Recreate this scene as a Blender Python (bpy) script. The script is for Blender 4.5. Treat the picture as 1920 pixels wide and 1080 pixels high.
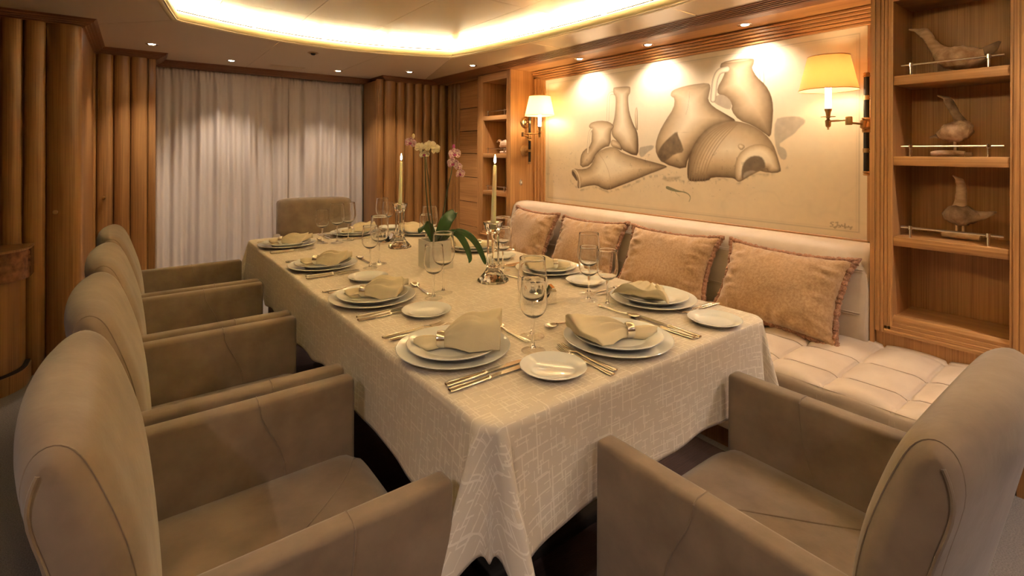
import bpy, bmesh, math, random
import numpy as np
from mathutils import Vector, Matrix
for o in list(bpy.data.objects): bpy.data.objects.remove(o, do_unlink=True)
scene = bpy.context.scene
COL = scene.collection
random.seed(7); rng = np.random.default_rng(7)
PI = math.pi

# ------------------------------------------------------------------ camera, world, exposure
cam_d = bpy.data.cameras.new('camera'); cam = bpy.data.objects.new('camera', cam_d); COL.objects.link(cam)
scene.camera = cam
F_PX, HORIZON, ROLL = 931.75, 285.43, 0.0035
YAW = math.atan((960-254.39)/F_PX)
cam_d.sensor_fit = 'HORIZONTAL'; cam_d.sensor_width = 36.0; cam_d.lens = F_PX/1920*36
cam_d.shift_y = -(540-HORIZON)/1920; cam_d.clip_start = 0.02
cam.matrix_world = Matrix.Translation((0, 0, 1.30)) @ Matrix.Rotation(-YAW, 4, 'Z') @ Matrix.Rotation(PI/2, 4, 'X') @ Matrix.Rotation(ROLL, 4, 'Z')
w = bpy.data.worlds.new('world'); scene.world = w; w.use_nodes = True
w.node_tree.nodes['Background'].inputs[0].default_value = (.9, .7, .5, 1)
w.node_tree.nodes['Background'].inputs[1].default_value = 0.02
scene.view_settings.view_transform = 'Standard'; scene.view_settings.look = 'None'
scene.view_settings.gamma = 1; scene.view_settings.use_curve_mapping = False
scene.view_settings.exposure = 1.48
COVE_POWER, SPOT_POWER, ALCOVE_POWER, LAMP_POWER = 92.0, 16.0, 10.5, 2.0
WARM = (1.0, .82, .65); COVE_COL = (1.0, .87, .54)

# ------------------------------------------------------------------ helpers
def finish(o, parent, smooth, angle=35):
    if smooth:
        me = o.data
        me.polygons.foreach_set('use_smooth', [True]*len(me.polygons))
        if angle:
            bm = bmesh.new(); bm.from_mesh(me); a = math.radians(angle)
            for e in bm.edges:
                if len(e.link_faces) == 2 and e.calc_face_angle(0) > a: e.smooth = False
            bm.to_mesh(me); bm.free()
    if parent is not None: o.parent = parent
    return o
def mk(name, verts, faces, mat, parent=None, smooth=False, angle=35):
    me = bpy.data.meshes.new(name); me.from_pydata([tuple(map(float, v)) for v in verts], [], faces)
    bm = bmesh.new(); bm.from_mesh(me); bmesh.ops.recalc_face_normals(bm, faces=bm.faces); bm.to_mesh(me); bm.free()
    me.materials.append(M[mat]); o = bpy.data.objects.new(name, me); COL.objects.link(o)
    return finish(o, parent, smooth, angle)
def inst(src, name, parent=None, loc=None, rotz=None):
    o = bpy.data.objects.new(name, src if isinstance(src, bpy.types.Mesh) else src.data); COL.objects.link(o)
    if parent is not None: o.parent = parent
    if loc is not None: o.location = loc
    if rotz is not None: o.rotation_euler = (0, 0, rotz)
    return o
def tag(o, label, cat, group=None):
    o['label'] = label; o['category'] = cat
    if group: o['group'] = group
    return o
def thing(name, label, cat, loc=(0, 0, 0), rotz=0, group=None):
    o = bpy.data.objects.new(name, None); o.empty_display_size = .05; COL.objects.link(o)
    o.location = loc; o.rotation_euler = (0, 0, rotz)
    return tag(o, label, cat, group)
def struct(o): o['kind'] = 'structure'; return o
def sempty(name):
    o = bpy.data.objects.new(name, None); COL.objects.link(o); return struct(o)
def copy_tree(o, parent=None):
    c = o.copy(); COL.objects.link(c); c.parent = parent
    for ch in list(o.children): copy_tree(ch, c)
    return c
def boxvf(x0, x1, y0, y1, z0, z1):
    v = [(x0,y0,z0),(x1,y0,z0),(x1,y1,z0),(x0,y1,z0),(x0,y0,z1),(x1,y0,z1),(x1,y1,z1),(x0,y1,z1)]
    return v, [(0,3,2,1),(4,5,6,7),(0,1,5,4),(1,2,6,5),(2,3,7,6),(3,0,4,7)]
def box(name, b, mat, parent=None, bev=0, seg=2):
    v, f = boxvf(*b)
    if not bev: return mk(name, v, f, mat, parent)
    me = bpy.data.meshes.new(name); me.from_pydata(v, [], f)
    bm = bmesh.new(); bm.from_mesh(me)
    bmesh.ops.bevel(bm, geom=list(bm.edges), offset=bev, segments=seg, affect='EDGES', profile=.5)
    bm.to_mesh(me); bm.free(); me.materials.append(M[mat])
    o = bpy.data.objects.new(name, me); COL.objects.link(o)
    return finish(o, parent, True, 50 if seg > 1 else 25)
def joinvf(parts):
    V, Fc = [], []
    for v, f in parts:
        n = len(V); V += list(v); Fc += [tuple(i+n for i in q) for q in f]
    return V, Fc
def lathe(prof, n=32):
    V, Fc = [], []
    for r, z in prof:
        for k in range(n):
            a = 2*PI*k/n; V.append((r*math.cos(a), r*math.sin(a), z))
    for i in range(len(prof)-1):
        for k in range(n):
            a, b = i*n+k, i*n+(k+1) % n; Fc.append((a, b, b+n, a+n))
    return clean(V, Fc)
def clean(V, Fc):
    me = bpy.data.meshes.new('t'); me.from_pydata(V, [], Fc); bm = bmesh.new(); bm.from_mesh(me)
    bmesh.ops.remove_doubles(bm, verts=bm.verts, dist=1e-6)
    V2 = [tuple(v.co) for v in bm.verts]; bm.verts.index_update(); F2 = [tuple(v.index for v in f.verts) for f in bm.faces]
    bm.free(); bpy.data.meshes.remove(me); return V2, F2
def loft(rings, cap=True, closed=True):
    n = len(rings[0]); V = [p for r in rings for p in r]; Fc = []
    for i in range(len(rings)-1):
        for k in range(n if closed else n-1):
            a, b = i*n+k, i*n+(k+1) % n; Fc.append((a, b, b+n, a+n))
    if cap and closed:
        Fc.append(tuple(range(n-1, -1, -1))); m = (len(rings)-1)*n; Fc.append(tuple(range(m, m+n)))
    return V, Fc
def tube(path, rad, n=10, cap=True, closed=False, flat=1.0):
    P = [Vector(p) for p in path]; m = len(P)
    R = rad if isinstance(rad, (list, tuple)) else [rad]*m
    T = []
    for i in range(m):
        a = P[(i-1) % m] if (closed or i > 0) else P[i]; b = P[(i+1) % m] if (closed or i < m-1) else P[i]
        T.append((b-a).normalized())
    u = T[0].orthogonal().normalized(); rings = []
    for i in range(m):
        u = (u - T[i]*u.dot(T[i])).normalized(); v = T[i].cross(u)
        rings.append([tuple(P[i]+u*(R[i]*math.cos(2*PI*k/n))+v*(R[i]*flat*math.sin(2*PI*k/n))) for k in range(n)])
    if closed:
        rings.append(rings[0]); V, Fc = loft(rings, cap=False); return clean(V, Fc)
    return loft(rings, cap)
def smoothpath(pts, n=8):
    P = [Vector(p) for p in pts]; out = []
    for i in range(len(P)-1):
        p0 = P[i-1] if i else P[i]*2-P[i+1]; p1, p2 = P[i], P[i+1]; p3 = P[i+2] if i+2 < len(P) else P[i+1]*2-P[i]
        for k in range(n):
            t = k/n; out.append(.5*((2*p1)+(p2-p0)*t+(2*p0-5*p1+4*p2-p3)*t*t+(3*p1-p0-3*p2+p3)*t**3))
    out.append(P[-1]); return out
def lerpf(xs, ys, n):
    t = np.linspace(0, 1, n); return np.interp(t, np.linspace(0, 1, len(ys)) if xs is None else xs, ys)
def prism(poly, axis, a, b):
    """poly: 2D points in the plane normal to axis, extruded from a to b."""
    def p3(q, t):
        return (t, q[0], q[1]) if axis == 'x' else (q[0], t, q[1]) if axis == 'y' else (q[0], q[1], t)
    n = len(poly); V = [p3(q, a) for q in poly]+[p3(q, b) for q in poly]
    Fc = [tuple(range(n)), tuple(range(2*n-1, n-1, -1))]+[(i, (i+1) % n, (i+1) % n+n, i+n) for i in range(n)]
    return V, Fc
def sweep(path, prof):
    """Mitred sweep of profile (d to the right of travel, z) along a 2D polyline."""
    P = [Vector(p) for p in path]; rings = []
    for i in range(len(P)):
        d1 = (P[i]-P[i-1]).normalized() if i else (P[1]-P[0]).normalized()
        d2 = (P[i+1]-P[i]).normalized() if i < len(P)-1 else d1
        n1 = Vector((d1.y, -d1.x)); n2 = Vector((d2.y, -d2.x)); m = n1+n2; m = m/(m.dot(n1))
        rings.append([(P[i].x+m.x*d, P[i].y+m.y*d, z) for d, z in prof])
    return loft(rings, True)
def gridvf(nu, nv, fn):
    V = [fn(i/(nu-1), j/(nv-1)) for i in range(nu) for j in range(nv)]
    Fc = [(i*nv+j, (i+1)*nv+j, (i+1)*nv+j+1, i*nv+j+1) for i in range(nu-1) for j in range(nv-1)]
    return V, Fc
def sst(a, b, x):
    t = min(1, max(0, (x-a)/(b-a))); return t*t*(3-2*t)
def solid_sheet(o, th):
    m = o.modifiers.new('solid', 'SOLIDIFY'); m.thickness = th; m.offset = 0

# ------------------------------------------------------------------ materials
M = {}
def newmat(name):
    m = bpy.data.materials.new(name); m.use_nodes = True; nt = m.node_tree; M[name] = m
    return m, nt, nt.nodes['Principled BSDF']
def nd(nt, t, **kw):
    n = nt.nodes.new(t)
    for k, v in kw.items(): setattr(n, k, v)
    return n
def lk(nt, a, b): nt.links.new(a, b)
def rgb(c): return (c[0], c[1], c[2], 1)
def pmat(name, c1, rough=.5, metal=0, c2=None, scale=(6, 6, 6), detail=3, bump=0, bscale=None, sheen=0, trans=0, ior=1.45, spec=None, emit=None, estr=0, coord='Object', sss=0):
    m, nt, b = newmat(name)
    b.inputs['Base Color'].default_value = rgb(c1); b.inputs['Roughness'].default_value = rough; b.inputs['Metallic'].default_value = metal
    if trans: b.inputs['Transmission Weight'].default_value = trans; b.inputs['IOR'].default_value = ior
    if spec is not None: b.inputs['Specular IOR Level'].default_value = spec
    if sheen: b.inputs['Sheen Weight'].default_value = sheen; b.inputs['Sheen Roughness'].default_value = .5
    if emit: b.inputs['Emission Color'].default_value = rgb(emit); b.inputs['Emission Strength'].default_value = estr
    if sss: b.inputs['Subsurface Weight'].default_value = sss; b.inputs['Subsurface Radius'].default_value = (.01, .006, .003)
    if c2 or bump:
        tc = nd(nt, 'ShaderNodeTexCoord'); mp = nd(nt, 'ShaderNodeMapping'); lk(nt, tc.outputs[coord], mp.inputs[0])
        mp.inputs['Scale'].default_value = scale
    if c2:
        n = nd(nt, 'ShaderNodeTexNoise'); n.inputs['Scale'].default_value = 1; n.inputs['Detail'].default_value = detail
        lk(nt, mp.outputs[0], n.inputs['Vector']); r = nd(nt, 'ShaderNodeValToRGB')
        r.color_ramp.elements[0].position = .32; r.color_ramp.elements[1].position = .68
        r.color_ramp.elements[0].color = rgb(c2); r.color_ramp.elements[1].color = rgb(c1)
        lk(nt, n.outputs['Fac'], r.inputs[0]); lk(nt, r.outputs[0], b.inputs['Base Color'])
    if bump:
        n2 = nd(nt, 'ShaderNodeTexNoise'); n2.inputs['Scale'].default_value = 1; n2.inputs['Detail'].default_value = 2
        mp2 = nd(nt, 'ShaderNodeMapping'); lk(nt, tc.outputs[coord], mp2.inputs[0])
        s = bscale or scale; mp2.inputs['Scale'].default_value = s if isinstance(s, tuple) else (s, s, s)
        lk(nt, mp2.outputs[0], n2.inputs['Vector']); bp = nd(nt, 'ShaderNodeBump'); bp.inputs['Strength'].default_value = bump; bp.inputs['Distance'].default_value = .004
        lk(nt, n2.outputs['Fac'], bp.inputs['Height']); lk(nt, bp.outputs[0], b.inputs['Normal'])
    return m
def wood(name, light, dark, grain, rough=.38):
    """grain: 'z','y','x' direction of the fibres: broad tone + fine streaks + pores."""
    m, nt, b = newmat(name); tc = nd(nt, 'ShaderNodeTexCoord'); outs = []
    for across, along, det in ((14, .7, 3), (170, 2.2, 2)):
        mp = nd(nt, 'ShaderNodeMapping'); s = [across]*3; s['xyz'.index(grain)] = along; mp.inputs['Scale'].default_value = s
        lk(nt, tc.outputs['Object'], mp.inputs[0]); n = nd(nt, 'ShaderNodeTexNoise'); n.inputs['Scale'].default_value = 1; n.inputs['Detail'].default_value = det
        lk(nt, mp.outputs[0], n.inputs['Vector']); outs.append(n)
    mx = nd(nt, 'ShaderNodeMath', operation='MULTIPLY_ADD'); lk(nt, outs[0].outputs['Fac'], mx.inputs[0]); mx.inputs[1].default_value = .45
    m2 = nd(nt, 'ShaderNodeMath', operation='MULTIPLY'); lk(nt, outs[1].outputs['Fac'], m2.inputs[0]); m2.inputs[1].default_value = .55
    lk(nt, m2.outputs[0], mx.inputs[2]); r = nd(nt, 'ShaderNodeValToRGB')
    r.color_ramp.elements[0].position = .36; r.color_ramp.elements[1].position = .62
    r.color_ramp.elements[0].color = rgb(dark); r.color_ramp.elements[1].color = rgb(light)
    lk(nt, mx.outputs[0], r.inputs[0]); lk(nt, r.outputs[0], b.inputs['Base Color'])
    b.inputs['Roughness'].default_value = rough
    bp = nd(nt, 'ShaderNodeBump'); bp.inputs['Strength'].default_value = .12; bp.inputs['Distance'].default_value = .002
    lk(nt, outs[1].outputs['Fac'], bp.inputs['Height']); lk(nt, bp.outputs[0], b.inputs['Normal'])
OAK, OAKD = (.54, .28, .105), (.33, .15, .048)
wood('oak_z', OAK, OAKD, 'z'); wood('oak_y', OAK, OAKD, 'y'); wood('oak_x', OAK, OAKD, 'x')
wood('teak_z', (.36, .178, .058), (.205, .092, .027), 'z'); wood('mahogany_y', (.25, .105, .045), (.15, .058, .025), 'y', .4); wood('mahogany_x', (.25, .105, .045), (.15, .058, .025), 'x', .4)
pmat('burl', (.26, .11, .045), .25, c2=(.10, .04, .018), scale=(30, 30, 30), detail=6)
pmat('ceiling', (.66, .55, .43), .55)
pmat('ceiling_gloss', (.72, .60, .44), .22)
pmat('lip', (.78, .68, .42), .4)
pmat('carpet', (.25, .22, .195), .95, c2=(.15, .13, .115), scale=(220, 220, 220), bump=.8, bscale=300)
pmat('rug', (.055, .028, .024), .95, c2=(.035, .018, .016), scale=(8, 300, 300), bump=.5, bscale=250)
pmat('suede', (.245, .175, .117), .85, c2=(.158, .108, .069), scale=(9, 9, 9), detail=5, bump=.12, bscale=60, sheen=.25)
pmat('leather', (.56, .45, .335), .55, c2=(.50, .39, .285), scale=(10, 10, 10), bump=.1, bscale=90)
pmat('leather_seam', (.27, .20, .145), .7)
pmat('chenille', (.45, .28, .145), .95, c2=(.34, .195, .09), scale=(90, 90, 90), detail=2, bump=.5, bscale=260, sheen=.4)
pmat('fringe', (.42, .22, .13), .95, c2=(.24, .11, .06), scale=(160, 160, 160), bump=.8, bscale=300)
pmat('china', (.87, .88, .86), .09, spec=.6)
pmat('napkin', (.80, .70, .51), .75, c2=(.75, .65, .46), scale=(20, 20, 20), bump=.15, bscale=400)
pmat('silver', (.80, .76, .70), .16, metal=1)
pmat('ring_silver', (.86, .80, .70), .22, metal=1)
pmat('chrome', (.85, .83, .8), .06, metal=1)
pmat('brass', (.45, .29, .14), .28, metal=1)
pmat('black_metal', (.025, .02, .018), .35, metal=.6)
pmat('glass', (1, 1, 1), 0.0, trans=1, ior=1.46)
def thin_glass(name):
    m, nt, b = newmat(name); nt.nodes.remove(b); lw = nd(nt, 'ShaderNodeLayerWeight'); lw.inputs['Blend'].default_value = .5
    pw = nd(nt, 'ShaderNodeMath', operation='POWER'); lk(nt, lw.outputs['Facing'], pw.inputs[0]); pw.inputs[1].default_value = 4.0
    ma = nd(nt, 'ShaderNodeMath', operation='MULTIPLY_ADD'); lk(nt, pw.outputs[0], ma.inputs[0]); ma.inputs[1].default_value = .75; ma.inputs[2].default_value = .09
    tr = nd(nt, 'ShaderNodeBsdfTransparent'); tr.inputs[0].default_value = (.985, .985, .975, 1); gl = nd(nt, 'ShaderNodeBsdfGlossy'); gl.inputs['Roughness'].default_value = .02
    mx = nd(nt, 'ShaderNodeMixShader'); lk(nt, ma.outputs[0], mx.inputs[0]); lk(nt, tr.outputs[0], mx.inputs[1]); lk(nt, gl.outputs[0], mx.inputs[2]); lk(nt, mx.outputs[0], nt.nodes['Material Output'].inputs[0])
thin_glass('thin_glass')
pmat('crystal', (.97, .97, .95), 0.0, trans=1, ior=1.5)
pmat('acrylic', (.95, .93, .9), .02, trans=1, ior=1.4)
pmat('wax', (.80, .74, .52), .45, sss=.3)
pmat('wick', (.02, .015, .01), .9)
pmat('flame', (1, .7, .3), .5, emit=(1, .72, .32), estr=28)
pmat('planter', (.66, .64, .60), .38, c2=(.60, .58, .55), scale=(8, 8, 8))
pmat('soil', (.09, .055, .03), .95, c2=(.04, .025, .015), scale=(90, 90, 90), bump=1, bscale=120)
pmat('leaf', (.045, .11, .03), .3, c2=(.03, .075, .02), scale=(25, 25, 25))
pmat('stem', (.055, .06, .025), .5)
pmat('petal_cream', (.80, .72, .55), .6, c2=(.74, .66, .42), scale=(60, 60, 60), sss=.1)
pmat('petal_spot', (.80, .66, .62), .6, c2=(.36, .05, .19), scale=(110, 110, 110), detail=1, sss=.1)
pmat('petal_lip', (.33, .03, .15), .5)
pmat('driftwood', (.84, .62, .45), .8, c2=(.30, .16, .09), scale=(35, 18, 18), detail=5, bump=.9, bscale=70)
pmat('driftwood_dark', (.42, .29, .20), .85, c2=(.17, .10, .06), scale=(35, 18, 18), detail=5, bump=.9, bscale=70)
pmat('driftwood_head', (.74, .53, .36), .8, c2=(.52, .33, .20), scale=(50, 14, 50), detail=4, bump=.3, bscale=90)
pmat('dark_glass', (.03, .03, .025), .05, spec=.8)
pmat('dark_gap', (.02, .014, .01), .8)
pmat('white_plastic', (.75, .72, .66), .4)
pmat('lens', (1, 1, 1), .4, emit=(1, .88, .68), estr=30)
pmat('led', (1, 1, 1), .5, emit=COVE_COL, estr=COVE_POWER)
pmat('bulb', (1, 1, 1), .4, emit=(1, .8, .5), estr=14)
def shade_mat(name, col, tr):
    m, nt, b = newmat(name); b.inputs['Base Color'].default_value = rgb(col); b.inputs['Roughness'].default_value = .8
    t = nd(nt, 'ShaderNodeBsdfTranslucent'); t.inputs[0].default_value = rgb(col); mx = nd(nt, 'ShaderNodeMixShader'); mx.inputs[0].default_value = tr
    lk(nt, b.outputs[0], mx.inputs[1]); lk(nt, t.outputs[0], mx.inputs[2]); lk(nt, mx.outputs[0], nt.nodes['Material Output'].inputs[0])
shade_mat('shade', (.82, .58, .33), .5); shade_mat('shade_pale', (.92, .82, .60), .65)
shade_mat('curtain', (.80, .72, .67), .25)
def cloth_mat():
    m, nt, b = newmat('cloth'); uv = nd(nt, 'ShaderNodeUVMap'); masks = []
    for i, (sc, off, bw, rh, rot) in enumerate(((17.0, (0, 0, 0), .62, .5, 0), (14.0, (.37, .21, 0), .8, .55, PI/2), (22.0, (.13, .77, 0), .9, .42, 0))):
        mp = nd(nt, 'ShaderNodeMapping'); lk(nt, uv.outputs[0], mp.inputs[0]); mp.inputs['Location'].default_value = off; mp.inputs['Rotation'].default_value = (0, 0, rot)
        br = nd(nt, 'ShaderNodeTexBrick'); br.offset = .37; br.offset_frequency = 2; br.squash = 1.6; br.squash_frequency = 3
        br.inputs['Color1'].default_value = (0, 0, 0, 1); br.inputs['Color2'].default_value = (0, 0, 0, 1); br.inputs['Mortar'].default_value = (1, 1, 1, 1)
        br.inputs['Scale'].default_value = sc; br.inputs['Mortar Size'].default_value = .026; br.inputs['Mortar Smooth'].default_value = .1
        br.inputs['Brick Width'].default_value = bw; br.inputs['Row Height'].default_value = rh
        lk(nt, mp.outputs[0], br.inputs['Vector'])
        vo = nd(nt, 'ShaderNodeTexVoronoi'); vo.feature = 'F1'; vo.distance = 'CHEBYCHEV'; vo.inputs['Scale'].default_value = sc*2.6; vo.inputs['Randomness'].default_value = .6
        lk(nt, mp.outputs[0], vo.inputs['Vector']); sp = nd(nt, 'ShaderNodeSeparateColor'); lk(nt, vo.outputs['Color'], sp.inputs[0])
        gt = nd(nt, 'ShaderNodeMath', operation='GREATER_THAN'); lk(nt, sp.outputs[0], gt.inputs[0]); gt.inputs[1].default_value = .45
        mu = nd(nt, 'ShaderNodeMath', operation='MULTIPLY'); lk(nt, br.outputs['Color'], mu.inputs[0]); lk(nt, gt.outputs[0], mu.inputs[1]); masks.append(mu)
    a = nd(nt, 'ShaderNodeMath', operation='MAXIMUM'); lk(nt, masks[0].outputs[0], a.inputs[0]); lk(nt, masks[1].outputs[0], a.inputs[1])
    c = nd(nt, 'ShaderNodeMath', operation='MAXIMUM'); lk(nt, a.outputs[0], c.inputs[0]); lk(nt, masks[2].outputs[0], c.inputs[1])
    mx = nd(nt, 'ShaderNodeMix', data_type='RGBA'); lk(nt, c.outputs[0], mx.inputs[0])
    mx.inputs[6].default_value = rgb((.71, .625, .515)); mx.inputs[7].default_value = rgb((.87, .795, .685))
    lk(nt, mx.outputs[2], b.inputs['Base Color']); b.inputs['Roughness'].default_value = .6; b.inputs['Sheen Weight'].default_value = .1
    rr = nd(nt, 'ShaderNodeMapRange'); lk(nt, c.outputs[0], rr.inputs[0]); rr.inputs[3].default_value = .5; rr.inputs[4].default_value = .75; lk(nt, rr.outputs[0], b.inputs['Roughness'])
cloth_mat()
m, nt, b = newmat('canvas'); at_ = nd(nt, 'ShaderNodeVertexColor', layer_name='Col'); lk(nt, at_.outputs[0], b.inputs['Base Color']); b.inputs['Roughness'].default_value = .42

# ------------------------------------------------------------------ the setting: floor, walls
struct(box('floor', (-3.2, 3.4, -2.6, 5.8, -.05, 0), 'carpet'))
struct(box('wall_left', (-3.2, -3.1, -2.6, 5.8, 0, 2.35), 'oak_z'))
struct(box('wall_back', (-3.1, 3.4, -2.6, -2.5, 0, 2.35), 'oak_z'))
struct(box('wall_far', (-3.1, 3.4, 5.55, 5.65, 0, 2.35), 'oak_z'))
struct(box('wall_outer', (3.2, 3.3, -2.5, 5.55, 0, 2.35), 'oak_z'))

# ------------------------------------------------------------------ ceiling: flat ring, raised tray with cove light
CXC, CYC, HX, HY, BX, BY, ZC, ZT = 1.165, 1.90, .965, 1.755, .185, .265, 2.10, 2.20
def arc_far(t, off=0):  return (CXC-HX-off*.7+(2*HX+1.4*off)*t, CYC+HY+off+BY*(1-(2*t-1)**2))
def arc_near(t, off=0): x, y = arc_far(t, off); return (x, 2*CYC-y)
def arc_right(t, off=0): return (CXC+HX+off+BX*(1-(2*t-1)**2), CYC+HY+off*.7-(2*HY+1.4*off)*t)
def arc_left(t, off=0): x, y = arc_right(t, off); return (2*CXC-x, y)
ceil = sempty('ceiling')
X0, X1, Y0, Y1 = -3.1, 2.74, -2.5, 5.56
def seq(fn, a, b, n=28): return [fn(a+(b-a)*i/n) for i in range(n+1)]
def cpanel(poly, mat='ceiling'):
    o = mk('ceiling_panel', *prism(poly, 'z', ZC, ZC+.03), mat, ceil); return o
G = .0018
def t_far(x): return (x-(CXC-HX))/(2*HX)
def t_right(y): return ((CYC+HY)-y)/(2*HY)
c1, c2 = arc_far(0), arc_far(1); n1, n2 = arc_near(0), arc_near(1)
sx = [CXC-HX, .835, 1.62, CXC+HX]
for i in range(3):
    ta, tb = t_far(sx[i]), t_far(sx[i+1]); arc = seq(arc_far, ta, tb); arcn = seq(arc_near, ta, tb)
    arc[0] = (arc[0][0]+G, arc[0][1]); arc[-1] = (arc[-1][0]-G, arc[-1][1])
    arcn[0] = (arcn[0][0]+G, arcn[0][1]); arcn[-1] = (arcn[-1][0]-G, arcn[-1][1])
    cpanel(arc+[((sx[i+1] if i < 2 else X1)-G, Y1), ((sx[i] if i else c1[0]-1.75)+G, Y1)])
    cpanel(arcn+[((sx[i+1] if i < 2 else X1)-G, Y0), ((sx[i] if i else n1[0]-2.0)+G, Y0)])
sy = [CYC+HY, 2.82, 1.66, .55, CYC-HY]
for i in range(4):
    ar = seq(arc_right, t_right(sy[i]), t_right(sy[i+1])); al = seq(arc_left, t_right(sy[i]), t_right(sy[i+1]))
    ya = sy[i] if i else sy[0]+.62*1.0; yb = sy[i+1] if i < 3 else sy[4]-.62
    ar[0] = (ar[0][0], ar[0][1]-G); ar[-1] = (ar[-1][0], ar[-1][1]+G); al[0] = (al[0][0], al[0][1]-G); al[-1] = (al[-1][0], al[-1][1]+G)
    top = (X1, (sy[i] if i else Y1)-G*4); bot = (X1, (sy[i+1] if i < 3 else Y0)+G*4)
    cpanel(ar+[bot, top], 'ceiling_gloss')
    if i == 0: cpanel(al+[(X0, sy[1]+G), (X0, Y1-.2), (c1[0]-1.75-G*2, Y1-G)])
    elif i == 3: cpanel(al+[(n1[0]-2.0-G*2, Y0+G), (X0, Y0+.2), (X0, sy[3]-G)])
    else: cpanel(al+[(X0, sy[i+1]+G), (X0, sy[i]-G)])
# raised tray panels on a half-metre grid
gx = [-.35, -.09, .41, .91, 1.41, 1.92, 2.42, 2.66]; gy = [-.45, .42, 1.42, 2.42, 3.42, 4.26]
for i in range(len(gx)-1):
    for j in range(len(gy)-1):
        box('tray_panel', (gx[i]+G, gx[i+1]-G, gy[j]+G, gy[j+1]-G, ZT, ZT+.02), 'ceiling_gloss', ceil)
box('tray_backing', (-.4, 2.7, -.5, 4.3, ZT+.022, ZT+.04), 'dark_gap', ceil)
for fn in (arc_far, arc_right, arc_near, arc_left):
    sgn = 1
    # rounded lip along the edge, closing wall behind the cove, segmented light strip, thin dark channel edge
    pth = [Vector((*fn(t/32), 0)) for t in range(33)]
    lip = []
    for t in range(33):
        a = Vector(fn(t/32)); b_ = Vector(fn(t/32, .05)); nrm = (b_-a).normalized()
        lip.append([(a.x+nrm.x*(.024-.036*math.cos(q)), a.y+nrm.y*(.024-.036*math.cos(q)), ZC+.027+.030*math.sin(q)) for q in [2*PI*k/14 for k in range(14)]])
    mk('cove_lip', *loft(lip), 'lip', ceil, True, 60)
    wall = [[(*fn(t/24, .27), z) for z in (ZC+.028, ZT+.01)] for t in range(25)]
    mk('cove_wall', *loft(wall, closed=False, cap=False), 'ceiling_gloss', ceil, True)
    nseg = 4 if fn in (arc_far, arc_near) else 7
    for s in range(nseg):
        ta, tb = s/nseg+.006, (s+1)/nseg-.006
        st = [[(*fn(ta+(tb-ta)*k/8, o_), z) for o_, z in ((.075, ZC+.031), (.082, ZC+.050), (.115, ZC+.054), (.12, ZC+.031))] for k in range(9)]
        mk('light_strip', *loft(st), 'led', ceil)
        rl = [[(*fn(ta+(tb-ta)*k/8, o_), z) for o_, z in ((.046, ZC+.070), (.046, ZC+.079), (.052, ZC+.079), (.052, ZC+.070))] for k in range(9)]
        mk('channel_edge', *loft(rl), 'black_metal', ceil)
        for q in (ta+.01, tb-.01):
            px_, py_ = fn(q, .049); box('channel_post', (px_-.002, px_+.002, py_-.002, py_+.002, ZC+.05, ZC+.071), 'white_plastic', ceil)

# ------------------------------------------------------------------ crown mouldings
zb = 2.053
prof_far = [(-.06, zb-.004), (0, zb-.004), (.003, zb), (.014, zb+.003), (.016, zb+.008), (.028, zb+.011), (.030, zb+.016), (.042, zb+.019), (.044, zb+.025), (.056, zb+.029), (.058, zb+.037), (.07, ZC-.0005), (.07, ZC+.02), (-.06, ZC+.02)]
struct(mk('trim_1', *sweep([(-3.1, 4.0), (-.26, 4.0), (-.26, 5.0), (.14, 5.0), (.14, 5.36), (2.12, 5.36), (2.12, 5.02), (2.72, 5.02)], prof_far), 'mahogany_x'))
pr_ = [(2.80, 2.066), (2.722, 2.066), (2.716, 2.0685), (2.608, 2.1005), (2.600, ZC-.0005), (2.600, ZC+.02), (2.80, ZC+.02)]
t2 = struct(mk('trim_2', *prism(pr_, 'y', 3.74, 5.03), 'mahogany_y'))
pr_ = [(2.80, 2.066), (2.722, 2.066), (2.716, 2.0685), (2.7085, 2.0707), (2.7085, 2.085), (2.612, 2.112), (2.612, ZC+.001), (2.600, ZC-.0005), (2.600, ZC+.02), (2.80, ZC+.02)]
mk('grille_board', *prism(pr_, 'y', -2.5, 3.74), 'mahogany_y', t2)
mk('slot_shade', *prism([(2.708, 2.0835), (2.613, 2.1095), (2.613, 2.111), (2.708, 2.085)], 'y', -2.5, 3.738), 'dark_gap', t2)  # near-black sheet standing in for the shade between the slats
for k in range(6):
    f0, f1 = (k+.45)/6, (k+1.0)/6; A = Vector((2.7085, 2.0707)); B = Vector((2.608, 2.1005)); p0, p1 = A.lerp(B, f0), A.lerp(B, f1); nn = Vector((.0028, .0095))
    mk('grille_slat', *prism([tuple(p0), tuple(p1), tuple(p1+nn), tuple(p0+nn)], 'y', -2.5, 3.74), 'mahogany_y', t2)

# ------------------------------------------------------------------ fluted timber wall panels
def flute_ring(cx, cy, hw, depth, z, ax='x', n=10):
    r = []
    for k in range(n+1):
        a = PI*k/n; u = -hw*math.cos(a); d = -depth*math.sin(a)**.8
        r.append((cx+u, cy+d, z) if ax == 'x' else (cx+d, cy+u, z))
    return r
def flutes(parent, edges, plane, depth, ax, z1, mat='teak_z'):
    for a, b_ in zip(edges[:-1], edges[1:]):
        c, hw = (a+b_)/2, abs(b_-a)/2-.0012
        rings = [flute_ring(c, plane, hw, depth, z, 'x') if ax == 'x' else flute_ring(plane, c, hw, depth, z, 'y') for z in (0.0, z1)]
        mk('flute', *loft(rings), mat, parent, True, 50)
def knob(parent, x, y, z):
    v, f = lathe([(0, 0), (.006, 0), (.005, .012), (.011, .016), (.013, .022), (.010, .028), (0, .030)], 16)
    v = [(x+p[0], y-p[2], z+p[1]) for p in v]; mk('knob', v, f, 'brass', parent, True)
wl = struct(box('wall_fluted_left', (-3.0, -.43, 4.0, 4.08, 0, 2.07), 'teak_z'))
flutes(wl, [-1.586+.097*i for i in range(13)], 4.0, .035, 'x', zb)
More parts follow.
